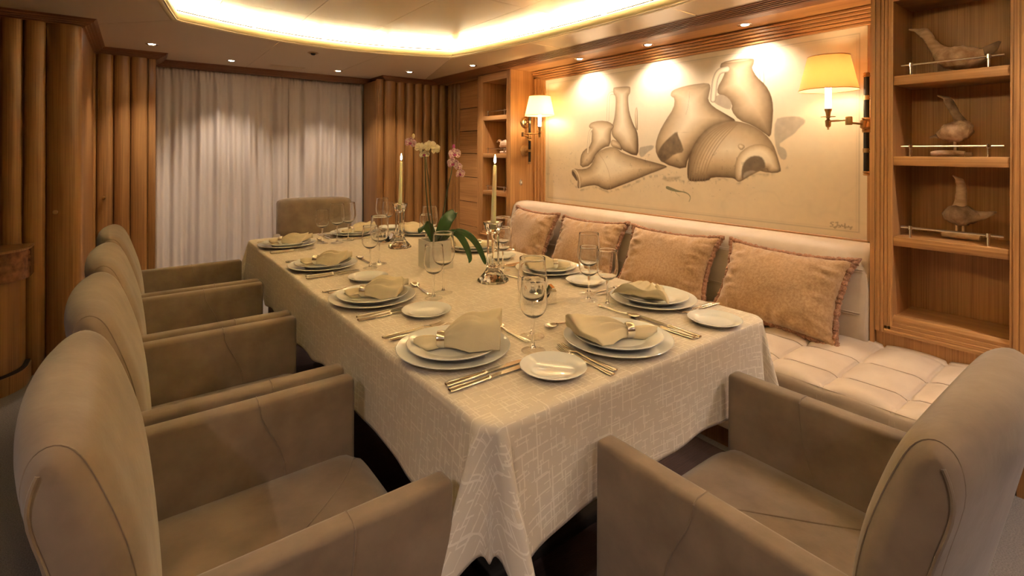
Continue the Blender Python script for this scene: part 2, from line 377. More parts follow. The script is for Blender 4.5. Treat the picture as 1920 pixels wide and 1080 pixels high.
ring_c = []
pts = [(-.420, 3.998), (-.40, 3.978), (-.36, 3.962), (-.315, 3.962)]+[(-.315+.055*math.sin(a), 4.017-.055*math.cos(a)) for a in np.linspace(0, PI/2, 8)[1:]]+[(-.26, 4.3), (-.26, 5.0), (-.42, 5.0)]
o = mk('cabinet_door', *prism([tuple(map(float, p)) for p in pts], 'z', 0, zb), 'teak_z', wl, True, 40); knob(wl, -.375, 3.964, .939)
wl2 = struct(box('wall_fluted_corner', (-.4, .12, 5.03, 5.1, 0, 2.07), 'teak_z'))
flutes(wl2, [-.352, -.243, -.14, -.034, .08], 5.02, .035, 'x', zb); knob(wl2, -.196, 4.985, .936)
box('end_post', (.081, .13, 5.0, 5.4, 0, zb), 'teak_z', wl2, .006)
wr2 = struct(box('wall_fluted_right', (2.11, 2.95, 5.06, 5.14, 0, 2.07), 'teak_z'))
flutes(wr2, [2.02, 2.10, 2.242, 2.347, 2.455, 2.56, 2.661, 2.763, 2.86], 5.05, .04, 'x', 2.066)
flutes(wr2, [5.02, 4.93, 4.845, 4.756], 2.885, .03, 'y', 2.066)
box('end_post', (2.02, 2.12, 5.05, 5.4, 0, zb), 'teak_z', wr2, .006)
# timber door between the flutes and the small bookcase, stacked veneer panels
dr = struct(box('door_1', (2.90, 2.96, 4.14, 4.76, 0, 2.066), 'dark_gap'))
zs = [0, .25, .505, .764, 1.03, 1.284, 1.526, 1.774, 2.066]
for a, b_ in zip(zs[:-1], zs[1:]): box('door_panel', (2.872, 2.90, 4.218, 4.754, a+.003, b_-.003), 'oak_y', dr, .002, 1)

# ------------------------------------------------------------------ alcove for the painting and the sofa
AY0, AY1, WX, BXF = .845, 3.655, 3.07, 2.75
wr = struct(box('wall_right', (WX, 3.2, -2.5, 5.2, 0, 2.1), 'oak_z'))
struct(box('ceiling_soffit', (2.80, WX, -2.5, 5.06, 2.066, 2.098), 'oak_y'))
struct(box('wall_alcove_far', (BXF, WX, AY1, AY1+.018, 0, 2.066), 'oak_z'))
struct(box('wall_alcove_near', (BXF+.001, WX, AY0-.018, AY0, 0, 2.066), 'oak_z'))
# wall cladding on the camera's right, beyond the bookcase
wc = struct(box('wall_cladding', (2.765, 2.9, -2.5, .285, .50, 2.066), 'oak_z'))
box('lower_panel', (2.67, 2.9, -2.5, .345, 0, .50), 'teak_z', wc)
# outlines on the painting, metres along and up the wall
PAINT = {
'jug':[(2.691,1.815),(2.68,1.824),(2.598,1.822),(2.522,1.816),(2.512,1.802),(2.515,1.758),(2.534,1.744),(2.534,1.689),(2.521,1.609),(2.483,1.518),(2.446,1.467),(2.433,1.389),(2.433,1.276),(2.494,1.279),(2.545,1.3),(2.596,1.32),(2.649,1.392),(2.702,1.434),(2.709,1.496),(2.683,1.557),(2.67,1.618),(2.663,1.699),(2.666,1.751),(2.688,1.768)],
'jug_handle':[(2.677,1.775),(2.715,1.78),(2.737,1.762),(2.742,1.674),(2.744,1.56)],
'jug_spike':[(2.474,1.626),(2.444,1.663),(2.44,1.486),(2.446,1.462),(2.47,1.497)],
'small':[(2.959,1.514),(2.951,1.538),(2.922,1.556),(2.828,1.566),(2.73,1.552),(2.681,1.521),(2.678,1.505),(2.689,1.49),(2.709,1.476),(2.713,1.352),(2.784,1.342),(2.869,1.289),(2.927,1.191),(3.06,1.164),(3.056,1.266),(3.018,1.321),(2.928,1.359),(2.921,1.493)],
'small_handle':[(2.921,1.496),(2.949,1.473),(2.961,1.397),(2.967,1.299)],
'small_back':[(2.709,1.408),(2.649,1.397),(2.603,1.366),(2.589,1.31),(2.648,1.331),(2.716,1.352)],
'amph':[(3.158,1.155),(3.118,1.162),(3.063,1.155),(2.957,1.169),(2.905,1.224),(2.884,1.289),(2.798,1.331),(2.688,1.351),(2.635,1.331),(2.596,1.3),(2.397,1.252),(2.28,1.23),(2.164,1.203),(2.202,1.185),(2.337,1.138),(2.493,1.078),(2.647,1.024),(2.728,0.994),(2.797,1.0),(2.868,1.028),(2.956,1.017),(3.047,0.996),(3.063,0.984),(3.094,0.998),(3.086,1.065),(3.142,1.085),(3.166,1.118)],
'amph_mouth':[(3.155,1.141),(3.129,1.133),(3.102,1.098),(3.088,1.049),(3.104,1.051),(3.139,1.088),(3.158,1.118)],
'amph_rim':[(3.162,1.154),(3.114,1.151),(3.079,1.11),(3.057,1.045),(3.063,0.987)],
'amph_seam':[(2.838,1.289),(2.77,1.216),(2.721,1.124),(2.711,1.005)],
'rock1':[(2.433,1.34),(2.397,1.349),(2.292,1.363),(2.292,1.329),(2.35,1.301),(2.397,1.257),(2.433,1.276)],
'shard1':[(2.246,1.113),(2.169,1.133),(2.038,1.142),(2.095,1.102),(2.169,1.08)],
'jar':[(2.155,1.721),(2.139,1.748),(2.073,1.763),(1.989,1.773),(1.859,1.772),(1.838,1.745),(1.849,1.698),(1.859,1.654),(1.82,1.607),(1.736,1.557),(1.655,1.506),(1.699,1.495),(1.839,1.466),(1.937,1.36),(2.008,1.26),(2.026,1.176),(2.215,1.22),(2.276,1.286),(2.283,1.364),(2.251,1.452),(2.194,1.537),(2.127,1.619),(2.119,1.686),(2.15,1.701)],
'jar_hole':[(2.268,1.296),(2.233,1.354),(2.182,1.402),(2.094,1.464),(2.083,1.418),(2.056,1.371),(2.034,1.301),(2.115,1.287),(2.17,1.248),(2.215,1.22),(2.25,1.247)],
'jar_mouth':[(2.133,1.741),(2.063,1.755),(1.969,1.765),(1.869,1.767),(1.849,1.758),(1.908,1.743),(1.989,1.736),(2.095,1.73)],
'jar_crack':[(1.999,1.721),(2.004,1.657),(2.015,1.602),(2.028,1.566)],
'jar_line':[(2.088,1.445),(1.988,1.44),(1.887,1.441)],
'big':[(1.778,1.866),(1.765,1.895),(1.665,1.902),(1.553,1.892),(1.545,1.871),(1.553,1.844),(1.562,1.828),(1.528,1.766),(1.479,1.72),(1.443,1.652),(1.43,1.579),(1.435,1.483),(1.446,1.387),(1.486,1.42),(1.56,1.472),(1.646,1.505),(1.699,1.572),(1.691,1.614),(1.736,1.67),(1.792,1.683),(1.797,1.728),(1.755,1.793),(1.737,1.843),(1.774,1.857)],
'big_mouth':[(1.765,1.888),(1.665,1.895),(1.558,1.887),(1.613,1.879),(1.701,1.881)],
'big_h1':[(1.726,1.843),(1.783,1.839),(1.808,1.791),(1.816,1.739),(1.824,1.655)],
'big_h2':[(1.545,1.861),(1.516,1.83),(1.502,1.788),(1.5,1.735)],
'disk':[(1.834,1.652),(1.792,1.688),(1.736,1.678),(1.691,1.632),(1.695,1.576),(1.736,1.583),(1.81,1.623)],
'rock2':[(1.427,1.507),(1.369,1.519),(1.295,1.519),(1.252,1.498),(1.249,1.471),(1.281,1.445),(1.31,1.408),(1.361,1.378),(1.399,1.347),(1.361,1.331),(1.346,1.291),(1.361,1.252),(1.399,1.267),(1.431,1.371)],
'pot':[(2.018,1.167),(2.013,1.241),(1.977,1.343),(1.917,1.424),(1.839,1.484),(1.735,1.51),(1.655,1.506),(1.56,1.476),(1.478,1.42),(1.43,1.355),(1.407,1.291),(1.387,1.212),(1.387,1.184),(1.461,1.178),(1.526,1.192),(1.61,1.13),(1.645,1.112),(1.671,1.132),(1.698,1.139),(1.828,1.138),(1.856,1.11),(1.987,1.099),(2.013,1.116)],
'ring':[(1.645,1.112),(1.671,1.132),(1.678,1.204),(1.654,1.29),(1.594,1.34),(1.527,1.36),(1.462,1.347),(1.415,1.299),(1.387,1.22),(1.387,1.183),(1.461,1.178),(1.473,1.21),(1.61,1.135)],
'ring_in':[(1.634,1.129),(1.632,1.205),(1.61,1.256),(1.56,1.29),(1.502,1.286),(1.476,1.25),(1.471,1.206),(1.502,1.194),(1.559,1.17),(1.61,1.135)],
'ring_lit':[(1.623,1.155),(1.61,1.185),(1.559,1.199),(1.526,1.188),(1.576,1.161),(1.614,1.134)],
'nub':[(1.659,1.34),(1.641,1.366),(1.598,1.344),(1.628,1.311)],
'rib0':[(2.002,1.103),(1.987,1.232),(1.922,1.365),(1.829,1.452),(1.699,1.502)],
'rib1':[(1.981,1.104),(1.965,1.233),(1.897,1.365),(1.806,1.451),(1.692,1.499)],
'rib2':[(1.961,1.105),(1.942,1.233),(1.872,1.364),(1.783,1.451),(1.685,1.496)],
'rib3':[(1.941,1.106),(1.92,1.234),(1.848,1.364),(1.761,1.45),(1.678,1.493)],
'rib4':[(1.921,1.107),(1.898,1.234),(1.824,1.364),(1.739,1.449),(1.671,1.49)],
'rib5':[(1.901,1.108),(1.876,1.234),(1.8,1.363),(1.717,1.448),(1.664,1.487)],
'rib6':[(1.881,1.109),(1.855,1.235),(1.777,1.363),(1.695,1.448),(1.656,1.485)],
'shard2':[(2.321,1.226),(2.227,1.22),(2.159,1.2),(2.25,1.159),(2.32,1.137)],
'lizard':[(2.18,1.05),(2.137,1.038),(2.084,1.028),(2.033,1.026),(1.997,1.011),(1.988,0.988),(2.0,0.964)],
'liz_leg':[(2.116,1.037),(2.103,1.011),(2.074,0.996)],
'sandline':[(3.19,1.061),(3.063,0.973),(2.883,1.016),(2.741,0.982),(2.543,1.04),(2.444,1.08),(2.349,1.119),(2.25,1.13),(2.092,1.108),(1.997,1.096),(1.847,1.124),(1.698,1.131),(1.645,1.11),(1.559,1.162),(1.446,1.17),(1.368,1.213),(1.324,1.229)],
'sig0':[(1.107,0.922),(1.118,0.921),(1.122,0.914),(1.11,0.909),(1.111,0.901),(1.123,0.898)],
'sig1':[(1.097,0.921),(1.086,0.925),(1.09,0.902),(1.1,0.89),(1.106,0.895),(1.079,0.91),(1.075,0.902),(1.082,0.898)],
'sig2':[(1.074,0.901),(1.067,0.914),(1.064,0.904),(1.056,0.908),(1.054,0.899),(1.052,0.921),(1.052,0.897),(1.043,0.905),(1.038,0.902),(1.035,0.91),(1.03,0.902),(1.018,0.908),(1.027,0.893)],
}

# ------------------------------------------------------------------ painting
PY0, PY1, PZ0, PZ1, PX = .951, 3.512, .846, 1.971, 3.052
pa = thing('painting', 'large framed painting of old clay amphorae half buried in pale sand', 'painting')
def stepped(n, run, rise, x0):
    q = [(0, x0+.012)]
    for k in range(n):
        a, b_ = k/n*run, (k+1)/n*run; x = x0-(k+1)*rise
        q += [(a+.001, x+.004), (a+.004, x), (b_-.005, x), (b_-.001, x+.006)]
    return q+[(run, x0+.012)]
top = [(x, PZ1+d) for d, x in stepped(5, .094, .011, PX)]; mk('frame_rail', *prism(top, 'y', AY0+.002, AY1-.002), 'oak_y', pa)
lft = [(x, PY1+d) for d, x in stepped(4, AY1-PY1-.003, .009, PX)]; mk('frame_stile', *prism(lft, 'z', PZ0-.02, PZ1+.02), 'oak_z', pa)
rgt = [(x, PY0-d) for d, x in stepped(3, PY0-AY0-.003, .006, PX)]; mk('frame_stile', *prism(rgt, 'z', PZ0-.02, PZ1+.02), 'oak_z', pa)
bt = [(x, PZ0-d) for d, x in stepped(2, .05, .006, PX)]; mk('frame_rail', *prism(bt, 'y', AY0+.002, AY1-.002), 'oak_y', pa)
NU, NV = 720, 316
yy = np.linspace(PY0, PY1, NU); zz = np.linspace(PZ0, PZ1, NV); YY, ZZ = np.meshgrid(yy, zz, indexing='ij'); YY = YY.ravel(); ZZ = ZZ.ravel()
def vnoise(sc, seed, oct_=3):
    out = np.zeros_like(YY); amp = 1.0; tot = 0
    for k in range(oct_):
        r = np.random.default_rng(seed+k).random((96, 96)); s = sc*2**k
        u, v = (YY*s) % 95, (ZZ*s) % 95; i, j = u.astype(int), v.astype(int); fu, fv = u-i, v-j; fu = fu*fu*(3-2*fu); fv = fv*fv*(3-2*fv)
        out += amp*((r[i, j]*(1-fu)+r[i+1, j]*fu)*(1-fv)+(r[i, j+1]*(1-fu)+r[i+1, j+1]*fu)*fv); tot += amp; amp *= .5
    return out/tot
def segdist(P, closed=True):
    d = np.full_like(YY, 9.); n = len(P)
    for i in range(n if closed else n-1):
        ax, ay = P[i]; bx, by = P[(i+1) % n]; ex, ey = bx-ax, by-ay; L = ex*ex+ey*ey+1e-12
        t = np.clip(((YY-ax)*ex+(ZZ-ay)*ey)/L, 0, 1); d = np.minimum(d, np.hypot(YY-ax-t*ex, ZZ-ay-t*ey))
    return d
def inside(P):
    c = np.zeros(len(YY), bool); n = len(P)
    for i in range(n):
        (ax, ay), (bx, by) = P[i], P[(i+1) % n]
        if ay == by: continue
        c ^= ((ay > ZZ) != (by > ZZ)) & (YY < (bx-ax)*(ZZ-ay)/(by-ay)+ax)
    return c
def rnd(P, it=1, closed=True):
    P = list(P)
    for _ in range(it):
        Q = []; n = len(P)
        for i in range(n if closed else n-1):
            a, b_ = P[i], P[(i+1) % n]; Q += [(.75*a[0]+.25*b_[0], .75*a[1]+.25*b_[1]), (.25*a[0]+.75*b_[0], .25*a[1]+.75*b_[1])]
        P = Q if closed else [P[0]]+Q+[P[-1]]
    return P
IMG = np.empty((len(YY), 3)); IMG[:] = (.76, .66, .50)
nz = vnoise(4, 1, 5); nf = vnoise(40, 9, 2)
IMG *= (1-.16*np.clip(nz-.45, 0, 1)-.05*(nf-.5))[:, None]
sand = 1/(1+np.exp((ZZ-1.25+.08*np.sin(YY*3)+.1*(nz-.5))*22)); IMG *= (1-sand[:, None]*np.array([.05, .10, .17]))
veins = np.exp(-((vnoise(2.2, 33, 4)-.5)/.012)**2)*.04*(ZZ < 1.3); IMG *= (1-veins)[:, None]
DARK = np.array((.10, .055, .022)); MID = np.array((.53, .40, .255)); LIT = np.array((.84, .74, .57)); GREY = np.array((.36, .31, .25))
def blend(mask, col):
    global IMG
    m_ = mask[:, None]; IMG = IMG*(1-m_)+m_*col
def vessel(P, depth=.10, k=1.0, lightdir=(.45, .65)):
    P = rnd(P); ins = inside(P); d = segdist(P); soft = np.clip(d/.004, 0, 1)*ins
    ys = [p[0] for p in P]; zs_ = [p[1] for p in P]; u = (YY-min(ys))/(max(ys)-min(ys)+1e-9); v = (ZZ-min(zs_))/(max(zs_)-min(zs_)+1e-9)
    q = np.clip(d/depth, 0, 1)**.75
    side = np.clip(.62+lightdir[0]*(u-.5)+lightdir[1]*(v-.5), 0, 1)
    f = np.clip(q*.95+side*.50-.30+.06*(nf-.5), 0, 1)[:, None]
    col = np.where(f < .5, DARK+(MID-DARK)*f*2, MID+(LIT-MID)*(f-.5)*2)
    blend(soft*k, col)
def flat(P, col, k=1.0, edge=.004, tex=.3):
    P = rnd(P, 1); m_ = np.clip(segdist(P)/edge, 0, 1)*inside(P)*k; blend(m_, np.array(col)*(1-tex*(nf-.5))[:, None])
def stroke(P, wd, col, k=1.0, taper=False, shade=False):
    P = rnd(P, 3, False); d = segdist(P, False); m_ = np.clip((wd-d)/.003, 0, 1)*k
    if shade:
        f = np.clip(1-(d/wd)**2, 0, 1)[:, None]; blend(m_, DARK+(LIT-DARK)*f)
    else: blend(m_, np.array(col))
T = PAINT
for k_ in ('rock1', 'rock2'): flat(T[k_], GREY, .85, .008)
flat(T['shard2'], (.50, .40, .27), .8, .012); flat(T['shard1'], (.48, .37, .24), .8, .012)
stroke(T['big_h2'], .016, MID, shade=True)
vessel(T['big'], .20, lightdir=(.25, -.1)); flat(T['big_mouth'], (.50, .38, .24), .7); flat(T['disk'], (.38, .30, .22), .9, .006)
stroke(T['big_h1'], .022, MID, shade=True)
stroke(T['jug_handle'], .013, MID, shade=True); vessel(T['jug_spike'], .02); vessel(T['jug'], .09)
vessel(T['small_back'], .05); vessel(T['small'], .09); stroke(T['small_handle'], .012, MID, shade=True)
vessel(T['jar'], .17); flat(T['jar_mouth'], (.44, .33, .21), .55); flat(T['jar_hole'], (.14, .095, .055), .95, .01, .9)
stroke(T['jar_crack'], .0025, DARK, .6); stroke(T['jar_line'], .002, DARK, .5)
vessel(T['amph'], .11); stroke(T['amph_seam'], .004, (.42, .30, .17), .5); flat(T['amph_mouth'], (.10, .065, .04), .95); stroke(T['amph_rim'], .007, LIT, .7)
vessel(T['pot'], .22, lightdir=(-.2, .3))
for k_ in range(7): stroke(T['rib%d' % k_], .005, (.26, .17, .09), .65)
vessel(T['nub'], .02); vessel(T['ring'], .045); flat(T['ring_in'], (.12, .08, .05), .95, .01, .6); flat(T['ring_lit'], (.40, .34, .27), .8, .01)
sd = segdist(T['sandline'], False); IMG *= (1-.35*np.exp(-(sd/.010)**2)*np.clip((nf-.35)*3, 0, 1))[:, None]
spk = (vnoise(70, 77, 1) > .90) & (ZZ < 1.32) & (ZZ > 1.0) & (YY > 1.5); IMG[spk] *= .8
P = rnd(T['lizard'], 3, False)
for i, (a, b_) in enumerate(zip(P[:-1], P[1:])):
    t_ = i/len(P); stroke_w = .008*(1-t_)**1.2*(.6+.8*math.sin(PI*min(1, t_*2.2+.15)))+.003
    d = segdist([a, b_], False); blend(np.clip((stroke_w-d)/.003, 0, 1)*.9, np.array((.20, .19, .11)))
stroke(T['liz_leg'], .0025, (.2, .22, .14), .9)
for k_ in ('sig0', 'sig1', 'sig2'):
    d = segdist(T[k_], False); blend(np.clip((.0042-d)/.003, 0, 1)*.75, np.array((.24, .18, .11)))
inset = np.minimum(np.minimum(YY-PY0, PY1-YY), np.minimum(ZZ-PZ0, PZ1-ZZ))
IMG *= (1-.30*np.exp(-((inset-.036)/.0035)**2))[:, None]; IMG *= (1-.12*np.exp(-((inset-.048)/.003)**2))[:, None]
cv = np.stack([np.full_like(YY, PX), YY, ZZ], 1)
ii = np.arange(NU-1)[:, None]*NV+np.arange(NV-1)[None, :]; ii = ii.ravel(); fc = np.stack([ii, ii+1, ii+NV+1, ii+NV], 1)
me = bpy.data.meshes.new('canvas'); me.vertices.add(len(cv)); me.vertices.foreach_set('co', cv.ravel())
me.loops.add(len(fc)*4); me.loops.foreach_set('vertex_index', fc.ravel().astype(np.int32)); me.polygons.add(len(fc)); me.polygons.foreach_set('loop_start', np.arange(0, len(fc)*4, 4, dtype=np.int32))
me.update(calc_edges=True); ca = me.color_attributes.new('Col', 'FLOAT_COLOR', 'POINT'); ca.data.foreach_set('color', np.concatenate([np.clip(IMG, 0, 1), np.ones((len(YY), 1))], 1).ravel().astype(np.float32))
me.materials.append(M['canvas']); o = bpy.data.objects.new('canvas', me); COL.objects.link(o); o.parent = pa

# ------------------------------------------------------------------ lights: recessed spots
def point_light(name, loc, power, col, rad, parent):
    l = bpy.data.lights.new(name, 'POINT'); l.energy = power; l.color = col; l.shadow_soft_size = rad
    o = bpy.data.objects.new(name, l); COL.objects.link(o); o.location = loc; o.parent = parent; return o
def spot_light(name, loc, aim, power, col, ang, blend_, rad, parent):
    l = bpy.data.lights.new(name, 'SPOT'); l.energy = power; l.color = col; l.spot_size = math.radians(ang); l.spot_blend = blend_; l.shadow_soft_size = rad
    o = bpy.data.objects.new(name, l); COL.objects.link(o); o.location = loc; o.rotation_euler = Vector(aim).to_track_quat('-Z', 'Y').to_euler(); o.parent = parent; return o
dl_ring = lathe([(.024, -.001), (.040, -.004), (.043, -.001), (.043, .004), (.024, .004), (.024, -.001)], 28); dl_lens = lathe([(0, -.0035), (.016, -.003), (.0235, .0005), (0, .002)], 24)
dl_cache = {}
def downlight(x, y, z, label, power, aim=(0, 0, -1), ang=95, group='recessed ceiling spotlights', col=WARM):
    t = thing('recessed_spotlight', label, 'spotlight', (x, y, z), 0, group)
    if not dl_cache:
        dl_cache['r'] = mk('trim_ring', *dl_ring, 'chrome', t, True).data; dl_cache['l'] = mk('lens', *dl_lens, 'lens', t, True).data
    else: inst(dl_cache['r'], 'trim_ring', t); inst(dl_cache['l'], 'lens', t)
    spot_light('spot_beam', (0, 0, -.012), aim, power, col, ang, .75, .02, t)
for x, y, l in ((.095, 4.60, 'recessed chrome spotlight over the left fluted corner cabinet'), (.673, 5.0, 'recessed chrome spotlight over the left half of the curtain'), (1.598, 4.97, 'recessed chrome spotlight over the right end of the curtain'),
             (2.185, 4.59, 'recessed chrome spotlight in front of the right fluted panel'), (2.482, 3.886, 'recessed chrome spotlight before the small far bookcase')):
    downlight(x, y, ZC, l, SPOT_POWER)
for x, y, l in ((2.482, -.09, 'added fill spotlight out of view over the near right bookcase'), (2.185, -.79, 'added fill spotlight out of view behind the near armchair'), (1.2, -1.2, 'added fill spotlight out of view by the back wall'),
                (.095, -.8, 'added fill spotlight out of view behind the camera'), (-.9, .3, 'added fill spotlight out of view over the aisle left of the camera')):
    downlight(x, y, ZC, l, SPOT_POWER*1.05, (0, 0, -1), 130, 'recessed ceiling spotlights', (1, .84, .74))  # unseen fill spots added to light the foreground, mostly mirroring the far ones
for y, l in ((2.916, 'recessed chrome picture spotlight farthest from camera, over the tall jug'), (2.234, 'middle recessed chrome picture spotlight above the painting'), (1.528, 'recessed chrome picture spotlight nearest camera, left of the near sconce')):
    downlight(2.90, y, 2.066, l, ALCOVE_POWER, (.13, 0, -1), 125, 'picture spotlights in the alcove soffit')
t = thing('smoke_detector', 'small round brass smoke detector on the ceiling before the curtain', 'smoke detector', (1.144, 4.185, ZC))
mk('rim', *lathe([(0, 0), (.042, 0), (.044, -.004), (.034, -.008), (.030, -.006), (.030, -.001), (0, -.001)], 28), 'brass', t, True)
mk('sensor', *lathe([(0, -.02), (.010, -.02), (.018, -.014), (.02, -.002), (0, -.002)], 20), 'black_metal', t, True)
t = thing('air_vent', 'flush rectangular slotted air vent in the ceiling near the curtain', 'air vent', (1.139, 5.04, ZC))
box('frame', (-.15, .15, -.055, .055, -.003, 0), 'ceiling', t)
for k in range(7): box('slat', (-.14, .14, -.046+.0135*k, -.039+.0135*k, -.006, -.003), 'ceiling', t)

# ------------------------------------------------------------------ wall sconces
def cyl(a, b_, r, n=12): return tube([a, b_], r, n)
def sconce(label, s, wall_y, rod, elbow, cand, smat, power):
    t = thing('wall_sconce', label, 'wall lamp', (0, 0, 0), 0, 'swing arm wall sconces')
    rx, ry = rod
    for z in (1.58, 1.315):
        v, f = lathe([(0, 0), (.055, 0), (.056, .006), (.046, .012), (.043, .018), (.030, .022), (.026, .030), (.012, .034), (.010, .038), (0, .038)], 28)
        mk('backplate', [(rx+p[0], wall_y+s*p[2], z+p[1]) for p in v], f, 'brass', t, True)
        mk('bracket', *cyl((rx, wall_y+s*.035, z), (rx, ry, z), .006), 'brass', t, True)
        mk('clamp', *lathe_at([(.0, -.011), (.015, -.011), (.015, .011), (0, .011)], rx, ry, z, 16), 'brass', t, True)
    mk('rod', *cyl((rx, ry, 1.21), (rx, ry, 1.685), .0125, 16), 'black_metal', t, True)
    fin = [(0, 0), (.014, 0), (.016, .006), (.011, .01), (.015, .015), (.012, .022), (0, .023)]
    mk('finial', *lathe_at(fin, rx, ry, 1.684, 16), 'brass', t, True); mk('finial', *lathe_at([(r, -z) for r, z in fin], rx, ry, 1.211, 16), 'brass', t, True)
    mk('joint', *lathe_at([(0, 1.405), (.017, 1.405), (.020, 1.413), (.014, 1.421), (.022, 1.432), (.022, 1.452), (.014, 1.463), (.020, 1.471), (.017, 1.48), (0, 1.48)], rx, ry, 0, 18), 'brass', t, True)
    e = Vector((*elbow, 1.452)); c = Vector((*cand, 1.452)); r_ = Vector((rx, ry, 1.445))
    k1 = r_+(e-r_)*.2
    mk('arm', *tube([r_, k1, e], .0055, 10), 'brass', t, True); mk('arm', *tube([e+Vector((0, 0, .014)), c+Vector((0, 0, .014))], .0055, 10), 'brass', t, True)
    mk('pivot', *lathe_at([(0, -.035), (.006, -.032), (.004, -.024), (.013, -.018), (.013, .018), (.004, .024), (.007, .03), (0, .034)], k1.x, k1.y, k1.z, 14), 'brass', t, True)
    mk('elbow', *lathe_at([(0, -.012), (.015, -.012), (.016, -.006), (.016, .026), (.013, .03), (0, .03)], e.x, e.y, e.z, 8), 'brass', t)
    mk('candle_cup', *lathe_at([(0, -.03), (.006, -.027), (.003, -.02), (.012, -.012), (.014, .018), (.006, .026), (.010, .034), (.034, .036), (.034, .039), (.010, .041), (.012, .06), (.017, .072), (.017, .08), (0, .08)], c.x, c.y, c.z, 18), 'brass', t, True)
    mk('candle_sleeve', *lathe_at([(0, .08), (.0135, .08), (.0135, .175), (0, .175)], c.x, c.y, c.z, 16), 'bulb', t, True)
    zb_, h = 1.627, .174
    sh = mk('lamp_shade', *lathe_at([(.134, zb_), (.095, zb_+h), (.0935, zb_+h), (.1325, zb_), (.134, zb_)], c.x, c.y, 0, 40), smat, t, True)
    for rr, z in ((.1345, zb_), (.0955, zb_+h)):
        mk('trim', *tube([(c.x+rr*math.cos(a), c.y+rr*math.sin(a), z) for a in np.linspace(0, 2*PI, 41)[:-1]], .0022, 6, closed=True), 'brass', sh, True)
    mk('bulb', *lathe_at([(0, .175), (.012, .178), (.02, .20), (.017, .22), (0, .235)], c.x, c.y, c.z, 14), 'bulb', t, True)
    point_light('bulb_light', (c.x, c.y, c.z+.245), power, (1, .72, .40), .02, t)
def lathe_at(prof, x, y, z, n=24):
    v, f = lathe(prof, n); return [(p[0]+x, p[1]+y, p[2]+z) for p in v], f
sconce('brass swing arm sconce with glowing cream shade on the wood panel beside the far bookcase', -1, AY1, (2.92, 3.585), (2.775, 3.50), (2.885, 3.40), 'shade_pale', LAMP_POWER)
sconce('large amber shaded swing arm sconce beside the near bookcase', 1, AY0, (2.925, .915), (2.80, .95), (2.865, 1.066), 'shade', LAMP_POWER*.6)
t = thing('light_switch', 'small oval chrome switch on the wood panel below the far sconce', 'switch', (2.872, AY1, 1.018))
v, f = lathe([(0, 0), (.022, 0), (.022, .004), (.018, .007), (0, .007)], 24); mk('plate', [(p[0]*.85, -p[2], p[1]*1.25) for p in v], f, 'chrome', t, True)
box('rocker', (-.005, .005, -.010, -.006, -.009, .009), 'white_plastic', t)

# ------------------------------------------------------------------ bookcases
SH = (1.653, 1.287, .922)
def bookcase(label, y0, y1, o0, o1, zf, gp):
    t = thing('bookcase', label, 'bookcase', (2.9, (y0+y1)/2, 0), 0); cx, cy = 2.9, (y0+y1)/2
    def bb(n, b_, m_, bev=0): return box(n, (b_[0]-cx, b_[1]-cx, b_[2]-cy, b_[3]-cy, b_[4], b_[5]), m_, t, bev)
    def reed(n, a, b_, z0, z1):      # vertical stile with fine reeds on its face
        wd = b_-a; pts = [(BXF+.03-cx, a-cy), (BXF+.002-cx, a-cy)]; k_ = 4
        for q in range(k_):
            u0, u1 = a+wd*(.08+.84*q/k_), a+wd*(.08+.84*(q+1)/k_); pts += [(BXF-cx, u0+.001-cy), (BXF-cx, u1-.003-cy), (BXF+.0035-cx, u1-.002-cy), (BXF+.0035-cx, u1-cy)]
        pts += [(BXF+.002-cx, b_-cy), (BXF+.03-cx, b_-cy)]
        mk(n, *prism(pts, 'z', z0, z1), 'oak_z', t)
    reed('stile', y0, o0, zf, 2.064); reed('stile', o1, y1, zf, 2.064)
    bb('header', (BXF+.002, BXF+.03, o0, o1, 1.992, 2.064), 'oak_y')
    st = [(BXF+.03, zf)]
    for q in range(4): st += [(BXF-.004+q*.004, zf+q*.018+.001), (BXF-.004+q*.004, zf+q*.018+.014), (BXF+q*.004+.002, zf+(q+1)*.018)]
    st += [(BXF+.02, zf+.082), (BXF+.03, zf+.082)]
    mk('bottom_rail', *prism([(p[0]-cx, p[1]) for p in st], 'y', o0-.03-cy, o1+.03-cy), 'oak_y', t)
    bb('back_panel', (3.03, 3.045, o0-.02, o1+.02, 0.02, 2.06), 'oak_z')
    bb('side_panel', (BXF+.03, 3.03, o0-.018, o0, zf, 2.06), 'oak_z'); bb('side_panel', (BXF+.03, 3.03, o1, o1+.018, zf, 2.06), 'oak_z')
    bb('top_panel', (BXF+.03, 3.03, o0, o1, 1.992, 2.01), 'oak_y'); bb('floor_panel', (BXF+.02, 3.03, o0, o1, zf+.05, zf+.075), 'oak_y')
    bb('plinth', (BXF+.02, 3.03, y0, y1, 0, zf-.004), 'oak_z')
    for z in SH:
        bb('shelf', (BXF+.006, 3.028, o0+.001, o1-.001, z-.042, z), 'oak_y', .002)
        rl = mk('gallery_rail', *[(lambda vf: ([(p[0]-cx, p[1]-cy, p[2]) for p in vf[0]], vf[1]))(tube([(2.775, o0+.02, z+.046), (2.775, o1-.025, z+.046)], .0048, 10))][0], 'silver', t, True)
        for yy_ in (o0+.065, o1-.06):
            mk('post', *lathe_at([(0, 0), (.0055, 0), (.0055, .036), (.0085, .038), (.0085, .054), (0, .055)], 2.775-cx, yy_-cy, z, 12), 'chrome', rl, True)
    return t
bookcase('tall open oak bookcase with three carved birds at the right edge', .285, AY0-.02, .377, .758, .478, None)
bookcase('slim open oak bookcase in the far corner beside the sconce', AY1+.02, 4.214, 3.722, 4.117, .478, None)

